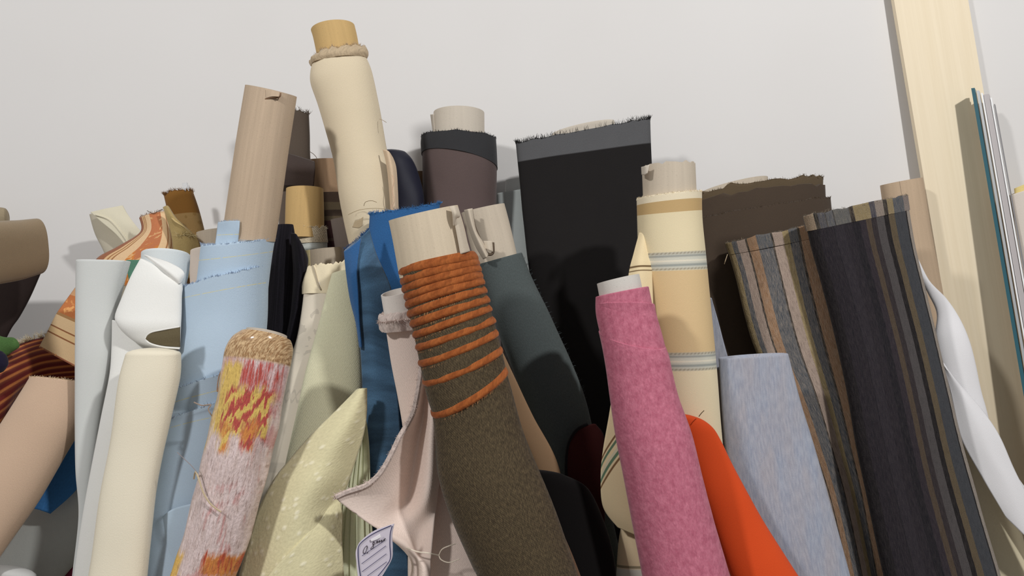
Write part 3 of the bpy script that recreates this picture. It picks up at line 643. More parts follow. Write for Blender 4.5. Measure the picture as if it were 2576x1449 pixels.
# white tube with pale pink fabric
pink = fab('pale_pink_wool', C(224, 205, 194), .06, fine=500, weave=300)
fringe = fm(206, 188, 180)
T = Roll('pale pink wool on a white tube, its loose end draping down with a frayed edge')
T.loft('cardboard_tube', [(958, 743, 1036, 726, 1.126, -9), (966, 790, 1044, 782, 1.126), (969, 812, 1047, 805, 1.126)], whitecard, floor=False, cap='hollow', th=.002)
T.loft('frayed_collar', [(958, 790, 1044, 780, 1.126, -3), (953, 800, 1047, 790, 1.126, -3), (954, 818, 1049, 808, 1.126), (961, 836, 1050, 828, 1.126)], fab('frayed_pink', C(206, 190, 182), .2, fine=260, weave=0, bump=.9), floor=False, rag=5, wob=.003, wsc=110)
T.fray([T.rings[len(T.rings)//2][j] for j in range(-2, 26)], Vector((-.3, -.3, -.2)), fringe, count=260, length=.006, spread=1)
T.loft('rolled_fabric', [(964, 822, 1052, 815, 1.126), (980, 910, 1068, 900, 1.125), (1000, 1000, 1096, 1000, 1.122), (1016, 1090, 1120, 1090, 1.118), (1028, 1200, 1165, 1200, 1.112), (1030, 1330, 1210, 1330, 1.103), (1028, 1449, 1260, 1449, 1.095)], pink, ratio=.3, wob=.003, wsc=14)
i = T.sheet('draped_end', [
 [(1062, 925, 1.09), (1068, 925, 1.098), (1076, 926, 1.10), (1090, 930, 1.092), (1100, 950, 1.10)],
 [(1044, 1030, 1.068), (1056, 1030, 1.092), (1070, 1035, 1.10), (1088, 1040, 1.07), (1106, 1060, 1.09)],
 [(1008, 1098, 1.055), (1030, 1105, 1.084), (1056, 1108, 1.10), (1084, 1110, 1.062), (1106, 1130, 1.085)],
 [(966, 1180, 1.045), (1006, 1190, 1.076), (1042, 1190, 1.098), (1080, 1192, 1.055), (1104, 1200, 1.08)],
 [(920, 1222, 1.04), (982, 1252, 1.064), (1028, 1258, 1.09), (1072, 1256, 1.052), (1098, 1260, 1.078)],
 [(848, 1250, 1.035), (930, 1306, 1.045), (1000, 1328, 1.062), (1056, 1322, 1.07), (1092, 1320, 1.06)],
 [(900, 1288, 1.042), (968, 1342, 1.046), (1020, 1368, 1.05), (1050, 1385, 1.062), (1086, 1388, 1.052)],
 [(1030, 1400, 1.06), (1038, 1408, 1.056), (1050, 1415, 1.055), (1066, 1425, 1.046), (1082, 1438, 1.052)],
 [(1024, 1480, 1.055), (1036, 1486, 1.05), (1048, 1490, 1.05), (1062, 1492, 1.042), (1080, 1500, 1.05)]], pink, th=.0025)
a = T.G; edge = [a[k][0] for k in range(0, 42)]
T.fray(edge, Vector((-.7, -.4, .3)), fringe, count=520, length=.008, spread=1, r=.0005, under=i)
T.cord('selvedge', [p+Vector((-.001, -.002, 0)) for p in edge[::4]], .0035, fab('pink_selvedge', C(208, 190, 182), .25, fine=300, bump=.8), raw=True, under=i)
T.done()
strm = fab('white_string', C(226, 214, 196), .05)
T = Thing('string', 'thin white looped string tied across the pale pink drape', 'string')
T.cord('string', [(1022, 1378, 1.045), (1050, 1388, 1.04), (1075, 1391, 1.035), (1104, 1397, 1.045)], .0009, strm)
T.cord('loop', [(1104, 1397, 1.045), (1112, 1382, 1.04), (1128, 1374, 1.035), (1146, 1368, 1.04)], .0007, strm)
T.cord('loop', [(1104, 1397, 1.045), (1110, 1408, 1.04), (1130, 1415, 1.035), (1156, 1406, 1.035)], .0007, strm)
T.done()

# plush blanket, sheer
plush = fab('plush_cream', None, .08, fine=420, weave=0, bump=.4, pat=lambda b: b.mix(b.step(b.voro((95, 70, 1)), .30, .12), C(212, 204, 166), C(230, 223, 194)), height=lambda b: b.math('MULTIPLY', b.step(b.voro((95, 70, 1)), .4, .0), 1.2))
T = Roll('pale yellow dotted plush blanket folded in front of the knit roll', name='plush_blanket', cat='blanket')
T.sheet('blanket', [[(902, 984, 1.12), (910, 980, 1.115), (917, 976, 1.122)], [(845, 1040, 1.11), (885, 1040, 1.098), (917, 1042, 1.12)], [(785, 1098, 1.105), (850, 1100, 1.086), (908, 1100, 1.116)], [(735, 1155, 1.10), (815, 1160, 1.078), (893, 1150, 1.11)], [(692, 1210, 1.10), (785, 1215, 1.068), (872, 1215, 1.105)], [(652, 1290, 1.10), (750, 1290, 1.062), (848, 1275, 1.10)], [(628, 1370, 1.095), (740, 1370, 1.058), (856, 1360, 1.095)], [(600, 1480, 1.09), (730, 1480, 1.052), (862, 1480, 1.09)]], plush, th=.008)
T.sheet('lower_fold', [[(848, 1236, 1.099), (854, 1262, 1.096), (858, 1300, 1.094)], [(806, 1300, 1.078), (830, 1320, 1.080), (858, 1350, 1.088)], [(752, 1365, 1.056), (806, 1388, 1.064), (860, 1410, 1.086)], [(690, 1430, 1.050), (780, 1458, 1.052), (864, 1480, 1.084)], [(640, 1500, 1.048), (750, 1540, 1.05), (866, 1560, 1.08)]], plush, th=.006)
T.done()
T = Roll('sheer pale green cloth hanging in pleats left of the blue velvet')
T.loft('pleated_cloth', [(908, 1030, 918, 1030, 1.138), (888, 1120, 926, 1120, 1.135), (868, 1220, 930, 1220, 1.128), (856, 1330, 936, 1330, 1.119), (850, 1449, 945, 1449, 1.108)], fab('sheer_green', C(208, 210, 180), .06), ratio=.3, folds=(.0022, 17, 4), cap='round'); T.done()

# torn grey tube with dark teal-grey fabric
tealg = fab('dark_teal_grey_felt', C(76, 83, 83), .14, weave=0, fine=500)
T = Roll('dark teal grey felt roll on a torn grey cardboard tube')
T.loft('cardboard_tube', [(1160, 536, 1268, 512, 1.28, 3), (1178, 600, 1286, 578, 1.28), (1205, 700, 1310, 680, 1.275)], greycard, ratio=.62, floor=False, cap='hollow')
T.sheet('torn_strip', [[(1168, 528, 1.245), (1177, 526, 1.23), (1188, 524, 1.236)], [(1180, 575, 1.243), (1190, 575, 1.228), (1197, 578, 1.234)], [(1197, 620, 1.241), (1208, 616, 1.226), (1216, 612, 1.233)], [(1216, 652, 1.24), (1224, 648, 1.226), (1228, 640, 1.232)]], greycard, th=.0012, label='pale torn strip')
T.sheet('torn_strip', [[(1216, 606, 1.236), (1228, 606, 1.232), (1238, 606, 1.235)], [(1222, 626, 1.231), (1232, 630, 1.227), (1240, 634, 1.231)]], greycard, th=.001)
T.cord('tear', [(1186, 527, 1.2385), (1194, 570, 1.2375), (1212, 612, 1.236), (1226, 638, 1.235), (1240, 636, 1.2345), (1240, 610, 1.2355)], .0022, fab('torn_edge_dark', C(96, 82, 68), bump=0))
rowsE = [(1196, 668, 1312, 636, 1.275, 0), (1216, 730, 1340, 700, 1.272), (1246, 820, 1386, 800, 1.268), (1290, 930, 1440, 920, 1.26), (1326, 1020, 1476, 1010, 1.25), (1356, 1100, 1496, 1090, 1.24), (1395, 1230, 1525, 1230, 1.23), (1450, 1449, 1572, 1449, 1.215)]
T.loft('rolled_fabric', rowsE, tealg, ratio=.7, wob=.0012, lean=(.1, -.15))
R_ = T.rings
T.fray([R_[k][24] for k in range(4, min(len(R_)-9, 60))], Vector((.6, -.3, .5)), fm(78, 86, 88), count=60, length=.006, spread=.5, name='ragged_edge')
T.done()

# cream striped roll
def crm(b):
    bg = b.ramp(b.V, [(0, C(224, 211, 184)), (.013, C(188, 158, 110)), (.042, C(222, 207, 171)), (.185, C(211, 183, 138)), (.405, C(227, 211, 177)), (.9, C(227, 211, 178))], 'CONSTANT')
    def g(v0, v1):
        return b.band(b.V, v0, v1, .002)
    tw = b.math('MULTIPLY', b.math('ADD', b.math('SINE', b.math('MULTIPLY', b.math('ADD', b.MS, b.MV), 900)), 1.), .5)
    for v0 in (.142, .392):
        bg = b.mix(g(v0, v0+.044), bg, C(200, 198, 184))
        bg = b.mix(b.math('MULTIPLY', g(v0, v0+.005), b.math('ADD', b.math('MULTIPLY', tw, .5), .4)), bg, C(140, 130, 112))
        bg = b.mix(g(v0+.007, v0+.012), bg, C(152, 153, 146)); bg = b.mix(g(v0+.029, v0+.035), bg, C(150, 154, 148))
        bg = b.mix(g(v0+.020, v0+.023), bg, C(232, 222, 200))
        bg = b.mix(b.math('MULTIPLY', g(v0+.039, v0+.044), b.math('ADD', b.math('MULTIPLY', tw, .5), .4)), bg, C(150, 138, 114))
    return bg
crs = fab('cream_striped_twill', None, .04, pat=crm, rough=.6, spec=.3, sheen=.1)
def flapm(b):
    q = b.math('ADD', b.V, b.math('MULTIPLY', b.S, .24)); c = C(222, 203, 164); o = .575
    for a0, a1, col in ((0, .010, C(122, 92, 62)), (.018, .030, C(96, 120, 96)), (.046, .056, C(206, 198, 172)), (.058, .072, C(96, 124, 100)), (.082, .092, C(122, 92, 62))):
        c = b.mix(b.band(q, o+a0, o+a1, .0015), c, col)
    return b.mix(b.band(b.V, .092, .097, .001), b.mix(b.band(b.V, .104, .107, .001), c, C(110, 88, 60)), C(110, 88, 60))
T = Roll('cream twill roll with grey woven bands and a kraft core behind the pink felt')
T.loft('cardboard_tube', [(1616, 422, 1748, 414, 1.215, 12), (1617, 470, 1750, 466, 1.215), (1618, 520, 1752, 518, 1.215)], greycard, floor=False, cap='hollow', rag=4, ragf=30)
T.sheet('torn_card', [[(1614, 420, 1.20), (1622, 418, 1.185), (1634, 414, 1.18)], [(1615, 440, 1.198), (1622, 440, 1.184), (1628, 436, 1.179)]], palecard, th=.0015)
T.loft('rolled_fabric', [(1602, 502, 1764, 484, 1.215, 9), (1604, 560, 1766, 548, 1.215, 3), (1607, 640, 1774, 632, 1.214), (1616, 740, 1784, 736, 1.212), (1632, 860, 1796, 856, 1.208), (1645, 960, 1805, 956, 1.204), (1655, 1060, 1813, 1056, 1.20), (1672, 1200, 1826, 1200, 1.195), (1690, 1449, 1850, 1449, 1.185)], crs, wob=.0006)
T.topfray(fm(228, 214, 186), count=160, length=.003, spread=.7)
T.sheet('loose_flap', [[(1609, 585, 1.205), (1622, 585, 1.198), (1640, 585, 1.205)], [(1594, 640, 1.194), (1614, 640, 1.186), (1640, 640, 1.194)], [(1581, 695, 1.185), (1610, 690, 1.175), (1640, 690, 1.185)], [(1560, 850, 1.165), (1605, 850, 1.158), (1645, 850, 1.17)], [(1536, 1020, 1.15), (1590, 1020, 1.145), (1650, 1020, 1.155)], [(1517, 1130, 1.143), (1585, 1130, 1.14), (1655, 1130, 1.15)], [(1511, 1200, 1.14), (1580, 1200, 1.137), (1660, 1200, 1.147)], [(1517, 1275, 1.14), (1590, 1300, 1.137), (1670, 1320, 1.146)], [(1554, 1326, 1.143), (1610, 1350, 1.141), (1680, 1375, 1.147)]], fab('cream_flap', None, .04, pat=flapm), th=.002, label='loose flap with green stripes')
T.done()
T = Roll('cream roll with a pale woven band showing low left of the pink felt')
T.loft('rolled_fabric', [(1570, 1290, 1650, 1290, 1.175), (1558, 1350, 1650, 1350, 1.172), (1550, 1449, 1652, 1449, 1.165), (1545, 1540, 1654, 1540, 1.157)], fab('cream_banded', None, .05, pat=lambda b: b.mix(b.band(b.V, .126, .132, .001), b.mix(b.band(b.V, .134, .19, .003), C(228, 206, 170), C(214, 212, 200)), C(150, 138, 112))), ratio=.5); T.done()

# blue-grey mottled roll
mott = fab('blue_grey_mottle', None, .07, pat=lambda b: b.mix(b.step(b.noise((30, 9, 1), 3), .35, .65), b.mix(b.step(b.noise((300, 60, 1), 3), .35, .65), C(142, 149, 166), C(161, 166, 179)), b.mix(b.step(b.noise((300, 60, 1), 3), .35, .65), C(152, 151, 160), C(168, 166, 173))))
T = Roll('mottled blue grey roll between the cream twill and the striped chenille')
T.loft('rolled_fabric', [(1806, 902, 1982, 890, 1.225, -4), (1812, 1000, 2010, 1000, 1.22), (1822, 1100, 2042, 1100, 1.215), (1840, 1250, 2084, 1250, 1.205), (1872, 1449, 2140, 1449, 1.19)], mott, ratio=.24, wob=.001)
T.sheet('back_edge', [[(1780, 745, 1.265), (1790, 750, 1.262)], [(1785, 800, 1.262), (1806, 805, 1.26)], [(1790, 860, 1.26), (1822, 866, 1.258)], [(1795, 930, 1.258), (1840, 930, 1.256)]], mott, th=.002)
T.done()

# chenille bolts
tp, ob, sl, bk, ol = C(158, 139, 128), C(144, 110, 82), C(74, 79, 86), C(22, 19, 19), C(146, 128, 90)
chs = [(0, ol), (.05, sl), (.1, tp), (.19, bk), (.21, ob), (.31, sl), (.47, bk), (.49, tp), (.60, ol), (.67, sl), (.77, bk), (.80, ob), (.975, bk)]
hb = lambda b: b.math('MULTIPLY', b.noise((500, 90, 1), 3, .7), 1.2)
ch1 = fab('striped_chenille', None, .12, pat=stripes(chs, dash=(.45, C(196, 178, 160), .5)), weave=0, bump=.7, height=hb, sheen=.1)
T = Roll('brown, slate and taupe striped chenille bolt curving behind the mottled roll')
T.loft('bolt_fabric', [(1827, 614, 2044, 566, 1.360, 0), (1850, 692, 2064, 670, 1.360), (1873, 790, 2088, 770, 1.355), (1903, 885, 2114, 880, 1.350), (1958, 1000, 2142, 1000, 1.340), (2008, 1120, 2166, 1120, 1.330), (2056, 1250, 2192, 1250, 1.320), (2108, 1449, 2225, 1449, 1.300)], ch1, ratio=.22, ex=2.6, rag=3)
T.topfray(fm(150, 134, 116), count=220, length=.005, spread=.7)
T.loft('selvedge', [(1824, 612, 2046, 564, 1.360, 1), (1833, 640, 2052, 596, 1.360, -1)], fab('chenille_selvedge', None, .2, pat=stripes(chs, dash=(.6, C(150, 136, 118), .35)), weave=0, bump=.8), ratio=.23, ex=2.6, floor=False, rag=4)
T.cord('loose_thread', [(1830, 640, 1.330), (1826, 652, 1.285), (1822, 664, 1.285)], .0006, fm(180, 160, 130))
T.done()
dk = C(34, 30, 36)
st2 = [(0, C(26, 23, 26)), (.07, dk), (.13, C(28, 26, 32)), (.14, dk), (.2, C(26, 24, 30)), (.21, C(40, 36, 42)), (.3, dk), (.38, C(24, 22, 28)), (.45, C(42, 36, 42)), (.51, C(74, 62, 50)), (.56, C(44, 38, 40)), (.61, C(72, 68, 68)), (.69, C(22, 19, 20)), (.735, C(88, 76, 58)), (.80, C(58, 60, 64)), (.92, C(20, 18, 18)), (.935, C(142, 132, 122)), (.985, C(30, 28, 28))]
ch2 = fab('dark_striped_chenille', None, .14, pat=stripes(st2, dash=(.16, C(112, 104, 102), .4), wob=.008), weave=0, bump=.7, height=hb, sheen=.1)
sel2 = [(0, C(140, 122, 102)), (.06, C(26, 24, 26)), (.09, C(72, 72, 78)), (.15, C(40, 38, 40)), (.16, C(76, 78, 84)), (.22, C(44, 42, 44)), (.23, C(84, 84, 84)), (.37, C(30, 22, 22)), (.41, C(132, 116, 84)), (.56, C(62, 60, 70)), (.61, C(128, 116, 108)), (.69, C(32, 26, 26)), (.73, C(128, 112, 82)), (.79, C(70, 74, 82)), (.91, C(120, 108, 104))]
T = Roll('tall charcoal bolt with thin vertical stripes left of the wooden board')
T.loft('bolt_fabric', [(2024, 548, 2279, 496, 1.30, 4), (2040, 620, 2298, 610, 1.298), (2066, 710, 2322, 710, 1.295), (2100, 840, 2354, 840, 1.29), (2130, 980, 2386, 980, 1.28), (2158, 1130, 2422, 1130, 1.27), (2190, 1290, 2466, 1290, 1.26), (2225, 1449, 2514, 1449, 1.245)], ch2, ratio=.3, ex=2.5, rag=4)
T.topfray(fm(120, 110, 96), count=300, length=.006, spread=.8)
T.loft('selvedge', [(2020, 546, 2282, 493, 1.30, 5), (2030, 582, 2287, 528, 1.30, 3)], fab('charcoal_selvedge', None, .2, pat=stripes(sel2, dash=(.4, C(150, 140, 124), .3)), weave=0, bump=.8), ratio=.31, ex=2.5, floor=False, rag=4)
T.done()

# white drape right
wsat = fab('white_satin', C(226, 224, 226), .03, rough=.6)
T = Roll('white satin cloth bulging out between the striped bolt and the board')
T.loft('draped_fabric', [(2290, 640, 2306, 640, 1.37), (2310, 690, 2336, 706, 1.37), (2338, 742, 2382, 752, 1.368), (2358, 790, 2410, 795, 1.365), (2355, 850, 2432, 850, 1.36), (2365, 920, 2452, 920, 1.355), (2385, 1010, 2474, 1010, 1.35), (2445, 1120, 2510, 1120, 1.345), (2560, 1300, 2630, 1300, 1.335), (2650, 1449, 2720, 1449, 1.325)], wsat, ratio=.45, cap='round', wob=.002)
T.sheet('overlapping_fold', [[(2372, 912, 1.335), (2382, 928, 1.33), (2392, 946, 1.33)], [(2392, 990, 1.328), (2428, 1003, 1.318), (2464, 1026, 1.322)], [(2408, 1070, 1.322), (2462, 1075, 1.31), (2512, 1095, 1.315)], [(2425, 1120, 1.318), (2492, 1142, 1.305), (2552, 1185, 1.31)], [(2470, 1200, 1.31), (2545, 1240, 1.298), (2605, 1290, 1.302)], [(2530, 1300, 1.302), (2600, 1370, 1.29), (2680, 1450, 1.295)]], wsat, th=.003)
T.done()
T = Roll('cream satin roll at the lower right corner under the white satin')
T.loft('rolled_fabric', [(2400, 1070, 2450, 1100, 1.374), (2425, 1150, 2500, 1170, 1.372), (2445, 1240, 2550, 1260, 1.37), (2470, 1340, 2576, 1360, 1.365), (2500, 1449, 2596, 1449, 1.358)], fab('cream_satin', C(214, 203, 174), .03, rough=.6), ratio=.15, cap='round', lean=(.1, -.15)); T.done()

# ------------------------------------------------------------------ left group: grey, white, cream rolls
T = Roll('smooth pale grey roll standing at the left, beside the orange brocade')
T.loft('rolled_fabric', [(196, 656, 325, 658, 1.1930, 3), (194, 760, 300, 760, 1.1910), (192, 900, 288, 900, 1.1870), (190, 1050, 256, 1050, 1.1820), (192, 1180, 236, 1180, 1.1750), (198, 1300, 222, 1300, 1.1680), (182, 1449, 202, 1449, 1.1550)], fab('pale_grey_vinyl', C(208, 210, 208), .03, rough=.6, spec=.3), ratio=.6, ex=2.4); T.done()
wht = fab('white_twill', C(231, 230, 226), .03)
T = Roll('white twill roll with a drooping folded top showing its khaki underside')
T.loft('inner_roll', [(356, 640, 478, 640, 1.215, 15), (354, 690, 472, 690, 1.215), (352, 760, 452, 760, 1.212)], ratio=.7, mat=fab('white_blue_twill', C(212, 217, 218), .03), floor=False, label='pale blue grey top')
T.loft('drooping_fold', [(352, 652, 420, 690, 1.1670, 0), (330, 690, 454, 712, 1.1620), (304, 745, 455, 748, 1.1570), (286, 792, 456, 790, 1.1520), (292, 815, 456, 818, 1.1470), (312, 838, 456, 840, 1.1470), (345, 862, 456, 862, 1.1470), (380, 874, 456, 876, 1.1470)], wht, ratio=.3, floor=False, cap='round', wob=.002)
T.sheet('folded_corner', [[(362, 641, 1.1770), (370, 643, 1.1700), (378, 646, 1.1770)], [(394, 668, 1.1640), (411, 671, 1.1570), (428, 662, 1.1680)], [(424, 694, 1.1590), (443, 697, 1.1530), (462, 684, 1.1640)], [(446, 714, 1.1600), (452, 713, 1.1560), (458, 708, 1.1620)]], wht, th=.0016)
T.sheet('underside', [[(368, 850, 1.1070), (376, 838, 1.1050), (410, 830, 1.1030), (453, 822, 1.1030)], [(367, 853, 1.1050), (378, 850, 1.1030), (412, 850, 1.1010), (453, 845, 1.1010)], [(370, 858, 1.1070), (380, 863, 1.1050), (412, 870, 1.1030), (453, 873, 1.1030)]], fab('khaki_underside', C(98, 88, 66), bump=0), th=.002, label='khaki underside')
T.cord('fold_lip', [(452, 822, 1.1020), (412, 829, 1.1010), (378, 837, 1.1030), (367, 851, 1.1050), (378, 864, 1.1030), (412, 873, 1.1010), (452, 877, 1.1010)], .0011, wht)
T.loft('rolled_fabric', [(283, 806, 400, 840, 1.1760), (280, 880, 405, 880, 1.1700), (274, 950, 400, 950, 1.1630), (252, 1060, 385, 1060, 1.1500), (232, 1160, 365, 1160, 1.1410), (208, 1300, 335, 1300, 1.1280), (186, 1449, 310, 1449, 1.1160)], wht, ratio=.3, cap='roll')
T.done()
T = Roll('soft cream flannel roll in front of the white twill roll')
T.loft('rolled_fabric', [(318, 891, 453, 891, 1.1040, -2), (304, 950, 451, 950, 1.1010), (290, 1050, 428, 1050, 1.0940), (272, 1160, 404, 1160, 1.0870), (250, 1280, 384, 1280, 1.0800), (222, 1449, 368, 1449, 1.0690)], fab('cream_flannel', C(228, 219, 198), .04, weave=0), ratio=.55, ex=2.3, cap='round', wob=.0015)
T.done()

# lower-left diagonal rolls
T = Roll('peach beige roll leaning far over at the lower left corner')
T.loft('rolled_fabric', [(76, 952, 222, 966, 1.2200, 8), (40, 1010, 206, 1062, 1.2160), (-10, 1088, 160, 1148, 1.2090), (-70, 1180, 98, 1258, 1.1990), (-140, 1300, 20, 1370, 1.1870), (-200, 1395, -50, 1470, 1.1770)], fab('peach_wool', C(200, 172, 148), .06), ratio=.6)
T.topfray(fm(214, 192, 160), count=140, length=.004, spread=.9)
T.done()
T = Roll('blue felt piece lying on the grey roll at the lower left', name='felt_piece', cat='cloth')
T.sheet('felt', [[(160, 1060, 1.2750), (176, 1062, 1.2730), (192, 1066, 1.2770)], [(112, 1150, 1.2670), (152, 1160, 1.2650), (195, 1170, 1.2710)], [(90, 1222, 1.2600), (140, 1230, 1.2550), (196, 1226, 1.2630)], [(72, 1277, 1.2500), (100, 1283, 1.2450), (127, 1292, 1.2500)]], fab('blue_felt', C(58, 112, 168), .12, weave=0, fine=400), th=.002); T.done()
T = Roll('thick light grey roll leaning left under the blue felt')
T.loft('rolled_fabric', [(190, 1140, 330, 1240, 1.3120), (130, 1200, 275, 1310, 1.3070), (60, 1290, 205, 1400, 1.3000), (-10, 1385, 135, 1480, 1.2920), (-80, 1480, 60, 1570, 1.2820)], fab('light_grey_vinyl', C(186, 188, 184), .04, rough=.7), ratio=.45); T.done()
T = Roll('pale roll end at the very bottom left corner')
T.loft('rolled_fabric', [(-30, 1428, 90, 1452, 1.21), (-60, 1480, 60, 1510, 1.205), (-90, 1560, 30, 1590, 1.2)], fab('pale_grey_cloth', C(196, 196, 194), .04), ratio=.5, cap='round'); T.done()
T = Roll('deep maroon roll in the gap right of the light grey roll')
T.loft('rolled_fabric', [(140, 1370, 250, 1370, 1.36), (136, 1449, 250, 1449, 1.355), (132, 1560, 246, 1560, 1.345)], fab('maroon_cloth', C(108, 34, 56), .1), ratio=.4); T.done()

# ------------------------------------------------------------------ front row
def strawp(b):
    st = b.noise((170, 26, 1), 4, .65, dist=.4)
    zn = b.noise((7, 13, 1), 2, .5, off=(1.7, 4.1, 0), dist=.8)
    vv = b.math('ADD', b.V, b.math('MULTIPLY', b.math('SUBTRACT', st, .5), .07))
    c = b.mix(b.step(st, .35, .65), C(228, 208, 206), C(206, 184, 178))
    c = b.mix(b.math('MULTIPLY', b.step(b.math('ADD', zn, b.math('MULTIPLY', st, .4)), .74, .82), .5), c, C(196, 106, 108))
    s2 = b.math('ADD', b.S, b.math('MULTIPLY', b.math('SUBTRACT', st, .5), .3))
    def blob(v0, v1, s0, s1): return b.math('MULTIPLY', b.band(vv, v0, v1, .008), b.band(s2, s0, s1, .04))
    red, gold, org = C(186, 82, 74), C(222, 188, 104), C(210, 136, 72)
    dg = b.math('FRACT', b.math('ADD', b.math('MULTIPLY', vv, 16.), b.math('MULTIPLY', s2, 4.)))
    stp = b.step(dg, .42, .56)
    c = b.mix(blob(.075, .17, .36, 1.0), c, b.mix(b.step(st, .42, .6), C(218, 190, 190), red))
    c = b.mix(blob(.08, .25, .10, .42), c, gold)
    c = b.mix(blob(.14, .26, .24, .92), c, b.mix(stp, gold, red))
    c = b.mix(blob(.23, .30, .3, .46), c, b.mix(stp, org, gold)); c = b.mix(blob(.22, .29, .62, .8), c, b.mix(stp, red, org))
    c = b.mix(blob(.10, .30, -.2, .06), c, gold)
    c = b.mix(blob(.55, .9, -.2, .17), c, C(224, 178, 82)); c = b.mix(blob(.545, .60, .52, 1.2), c, b.mix(b.step(st, .45, .6), org, C(186, 84, 60)))
    c = b.mix(blob(.60, .64, .82, 1.2), c, org)
    c = b.mix(b.math('MULTIPLY', b.step(b.noise((420, 60, 1), 2, .6), .58, .66), .45), c, C(120, 84, 72))
    band = b.mix(b.step(b.noise((330, 140, 1), 2, .7), .4, .6), C(216, 184, 142), C(160, 122, 84))
    return b.mix(b.step(b.V, .066, .074), band, c)
straw = fab('straw_weave', None, .12, fine=300, weave=0, bump=1., pat=strawp, rough=.6, coat=.6, sheen=0, height=lambda b: b.math('MULTIPLY', b.noise((260, 40, 1), 4, .7), 2.))
T = Roll('straw woven roll in pink, red and gold under clear wrap', name='straw_roll', cat='straw roll')
T.loft('core_tube', [(622, 828, 722, 845, 1.066, 10), (618, 850, 720, 870, 1.066)], palecard, floor=False, cap='hollow')
T.loft('woven_straw', [(606, 834, 730, 858, 1.066, 12), (586, 850, 734, 876, 1.066, 10), (570, 880, 732, 905, 1.066), (560, 935, 725, 950, 1.065), (541, 1030, 706, 1042, 1.062), (516, 1130, 682, 1145, 1.058), (491, 1240, 656, 1252, 1.054), (461, 1360, 620, 1374, 1.049), (434, 1449, 590, 1462, 1.045)], straw, wob=.0014, wsc=40, lean=(None, -.4))
T.cord('raffia_tie', [(488, 1204, 1.04), (492, 1187, 1.028), (500, 1205, 1.02), (512, 1240, 1.014), (530, 1268, 1.011), (556, 1288, 1.01)], .0012, fm(190, 172, 142))
T.cord('raffia_tie', [(497, 1190, 1.02), (482, 1172, 1.025), (464, 1155, 1.03), (446, 1138, 1.035)], .0005, fm(140, 130, 130))
T.cord('loose_straw', [(558, 930, 1.06), (550, 950, 1.058), (546, 985, 1.055), (552, 970, 1.055)], .0008, fm(170, 140, 120))
T.cord('loose_straw', [(488, 1012, 1.06), (508, 1020, 1.058), (530, 1018, 1.056), (524, 1030, 1.055), (534, 1048, 1.055)], .0009, fm(150, 132, 120))
T.done()

# olive roll with rust ridges
L_ = [(1007, 690), (1022, 760), (1042, 845), (1060, 930), (1076, 1000), (1089, 1045), (1097, 1120), (1106, 1210), (1142, 1320), (1200, 1449)]
R0 = [(1197, 640), (1217, 712), (1238, 790), (1258, 865), (1274, 935), (1288, 985), (1316, 1080), (1350, 1165), (1398, 1290), (1452, 1449)]
def dd(y): return 1.05-(y-690)*.00005
rowsC = [(a[0], a[1], b[0], b[1], dd(a[1])) for a, b in zip(L_, R0)]
sag = [3, 1, -4, -12, -22, -28, -30, -32, -34, -36]
rowsC = [r+(s_,) for r, s_ in zip(rowsC, sag)]
olive = fab('olive_brown_wool', None, .22, fine=520, weave=260, bump=.55, pat=lambda b: b.mix(b.step(b.noise((420, 160, 1), 3, .7), .4, .75), C(64, 54, 40), C(96, 82, 60)))
rust = fab('rust_velvet', None, .25, fine=260, patch=90, weave=0, bump=.5, sheen=.15, pat=lambda b: b.mix(b.step(b.noise((40, 60, 1), 2), .3, .7), C(126, 64, 28), C(160, 92, 46)))
stitch = fm(160, 116, 78)
T = Roll('olive wool roll with rust velvet ridges on a wide beige tube, front centre')
T.loft('cardboard_tube', [(978, 556, 1151, 516, 1.05, 2), (990, 615, 1168, 578, 1.05), (1006, 700, 1186, 665, 1.05)], card('worn_beige_card', C(206, 190, 166), .06), floor=False, cap='hollow')
T.sheet('torn_card_flap', [[(1130, 520, 1.017), (1142, 518, 1.018), (1153, 524, 1.026)], [(1137, 534, 1.012), (1147, 536, 1.01), (1157, 543, 1.022)], [(1139, 550, 1.013), (1144, 552, 1.012), (1149, 549, 1.018)], [(1140, 566, 1.016), (1142, 568, 1.016), (1143, 562, 1.017)]], greycard, th=.0008)
T.sheet('card_overlap', [[(1137, 530, 1.0175), (1146, 530, 1.0185), (1154, 530, 1.026)], [(1149, 590, 1.0175), (1159, 590, 1.0185), (1170, 590, 1.028)], [(1158, 640, 1.0175), (1169, 636, 1.019), (1182, 632, 1.03)]], greycard, th=.0012)
T.loft('rolled_fabric', rowsC, olive, wob=.0008, lean=(.22, -.4))
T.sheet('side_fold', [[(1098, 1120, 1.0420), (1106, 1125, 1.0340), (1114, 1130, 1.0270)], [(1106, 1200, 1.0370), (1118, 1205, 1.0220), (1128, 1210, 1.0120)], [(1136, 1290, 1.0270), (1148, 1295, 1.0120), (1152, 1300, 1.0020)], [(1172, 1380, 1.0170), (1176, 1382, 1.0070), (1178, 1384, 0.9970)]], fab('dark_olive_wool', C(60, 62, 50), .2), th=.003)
def xat(pts, y):
    for i in range(len(pts)-1):
        if y <= pts[i+1][1] or i == len(pts)-2:
            f = (y-pts[i][1])/(pts[i+1][1]-pts[i][1]); return lerp(pts[i][0], pts[i+1][0], f)
ly = [685, 707, 727, 747, 767, 790, 815, 842, 873, 912, 960, 1037]
ry = [643, 657, 673, 690, 706, 728, 752, 774, 804, 836, 878, 931]
sg = [3, 2, 2, 1, 1, 0, -2, -5, -8, -12, -18, -28]
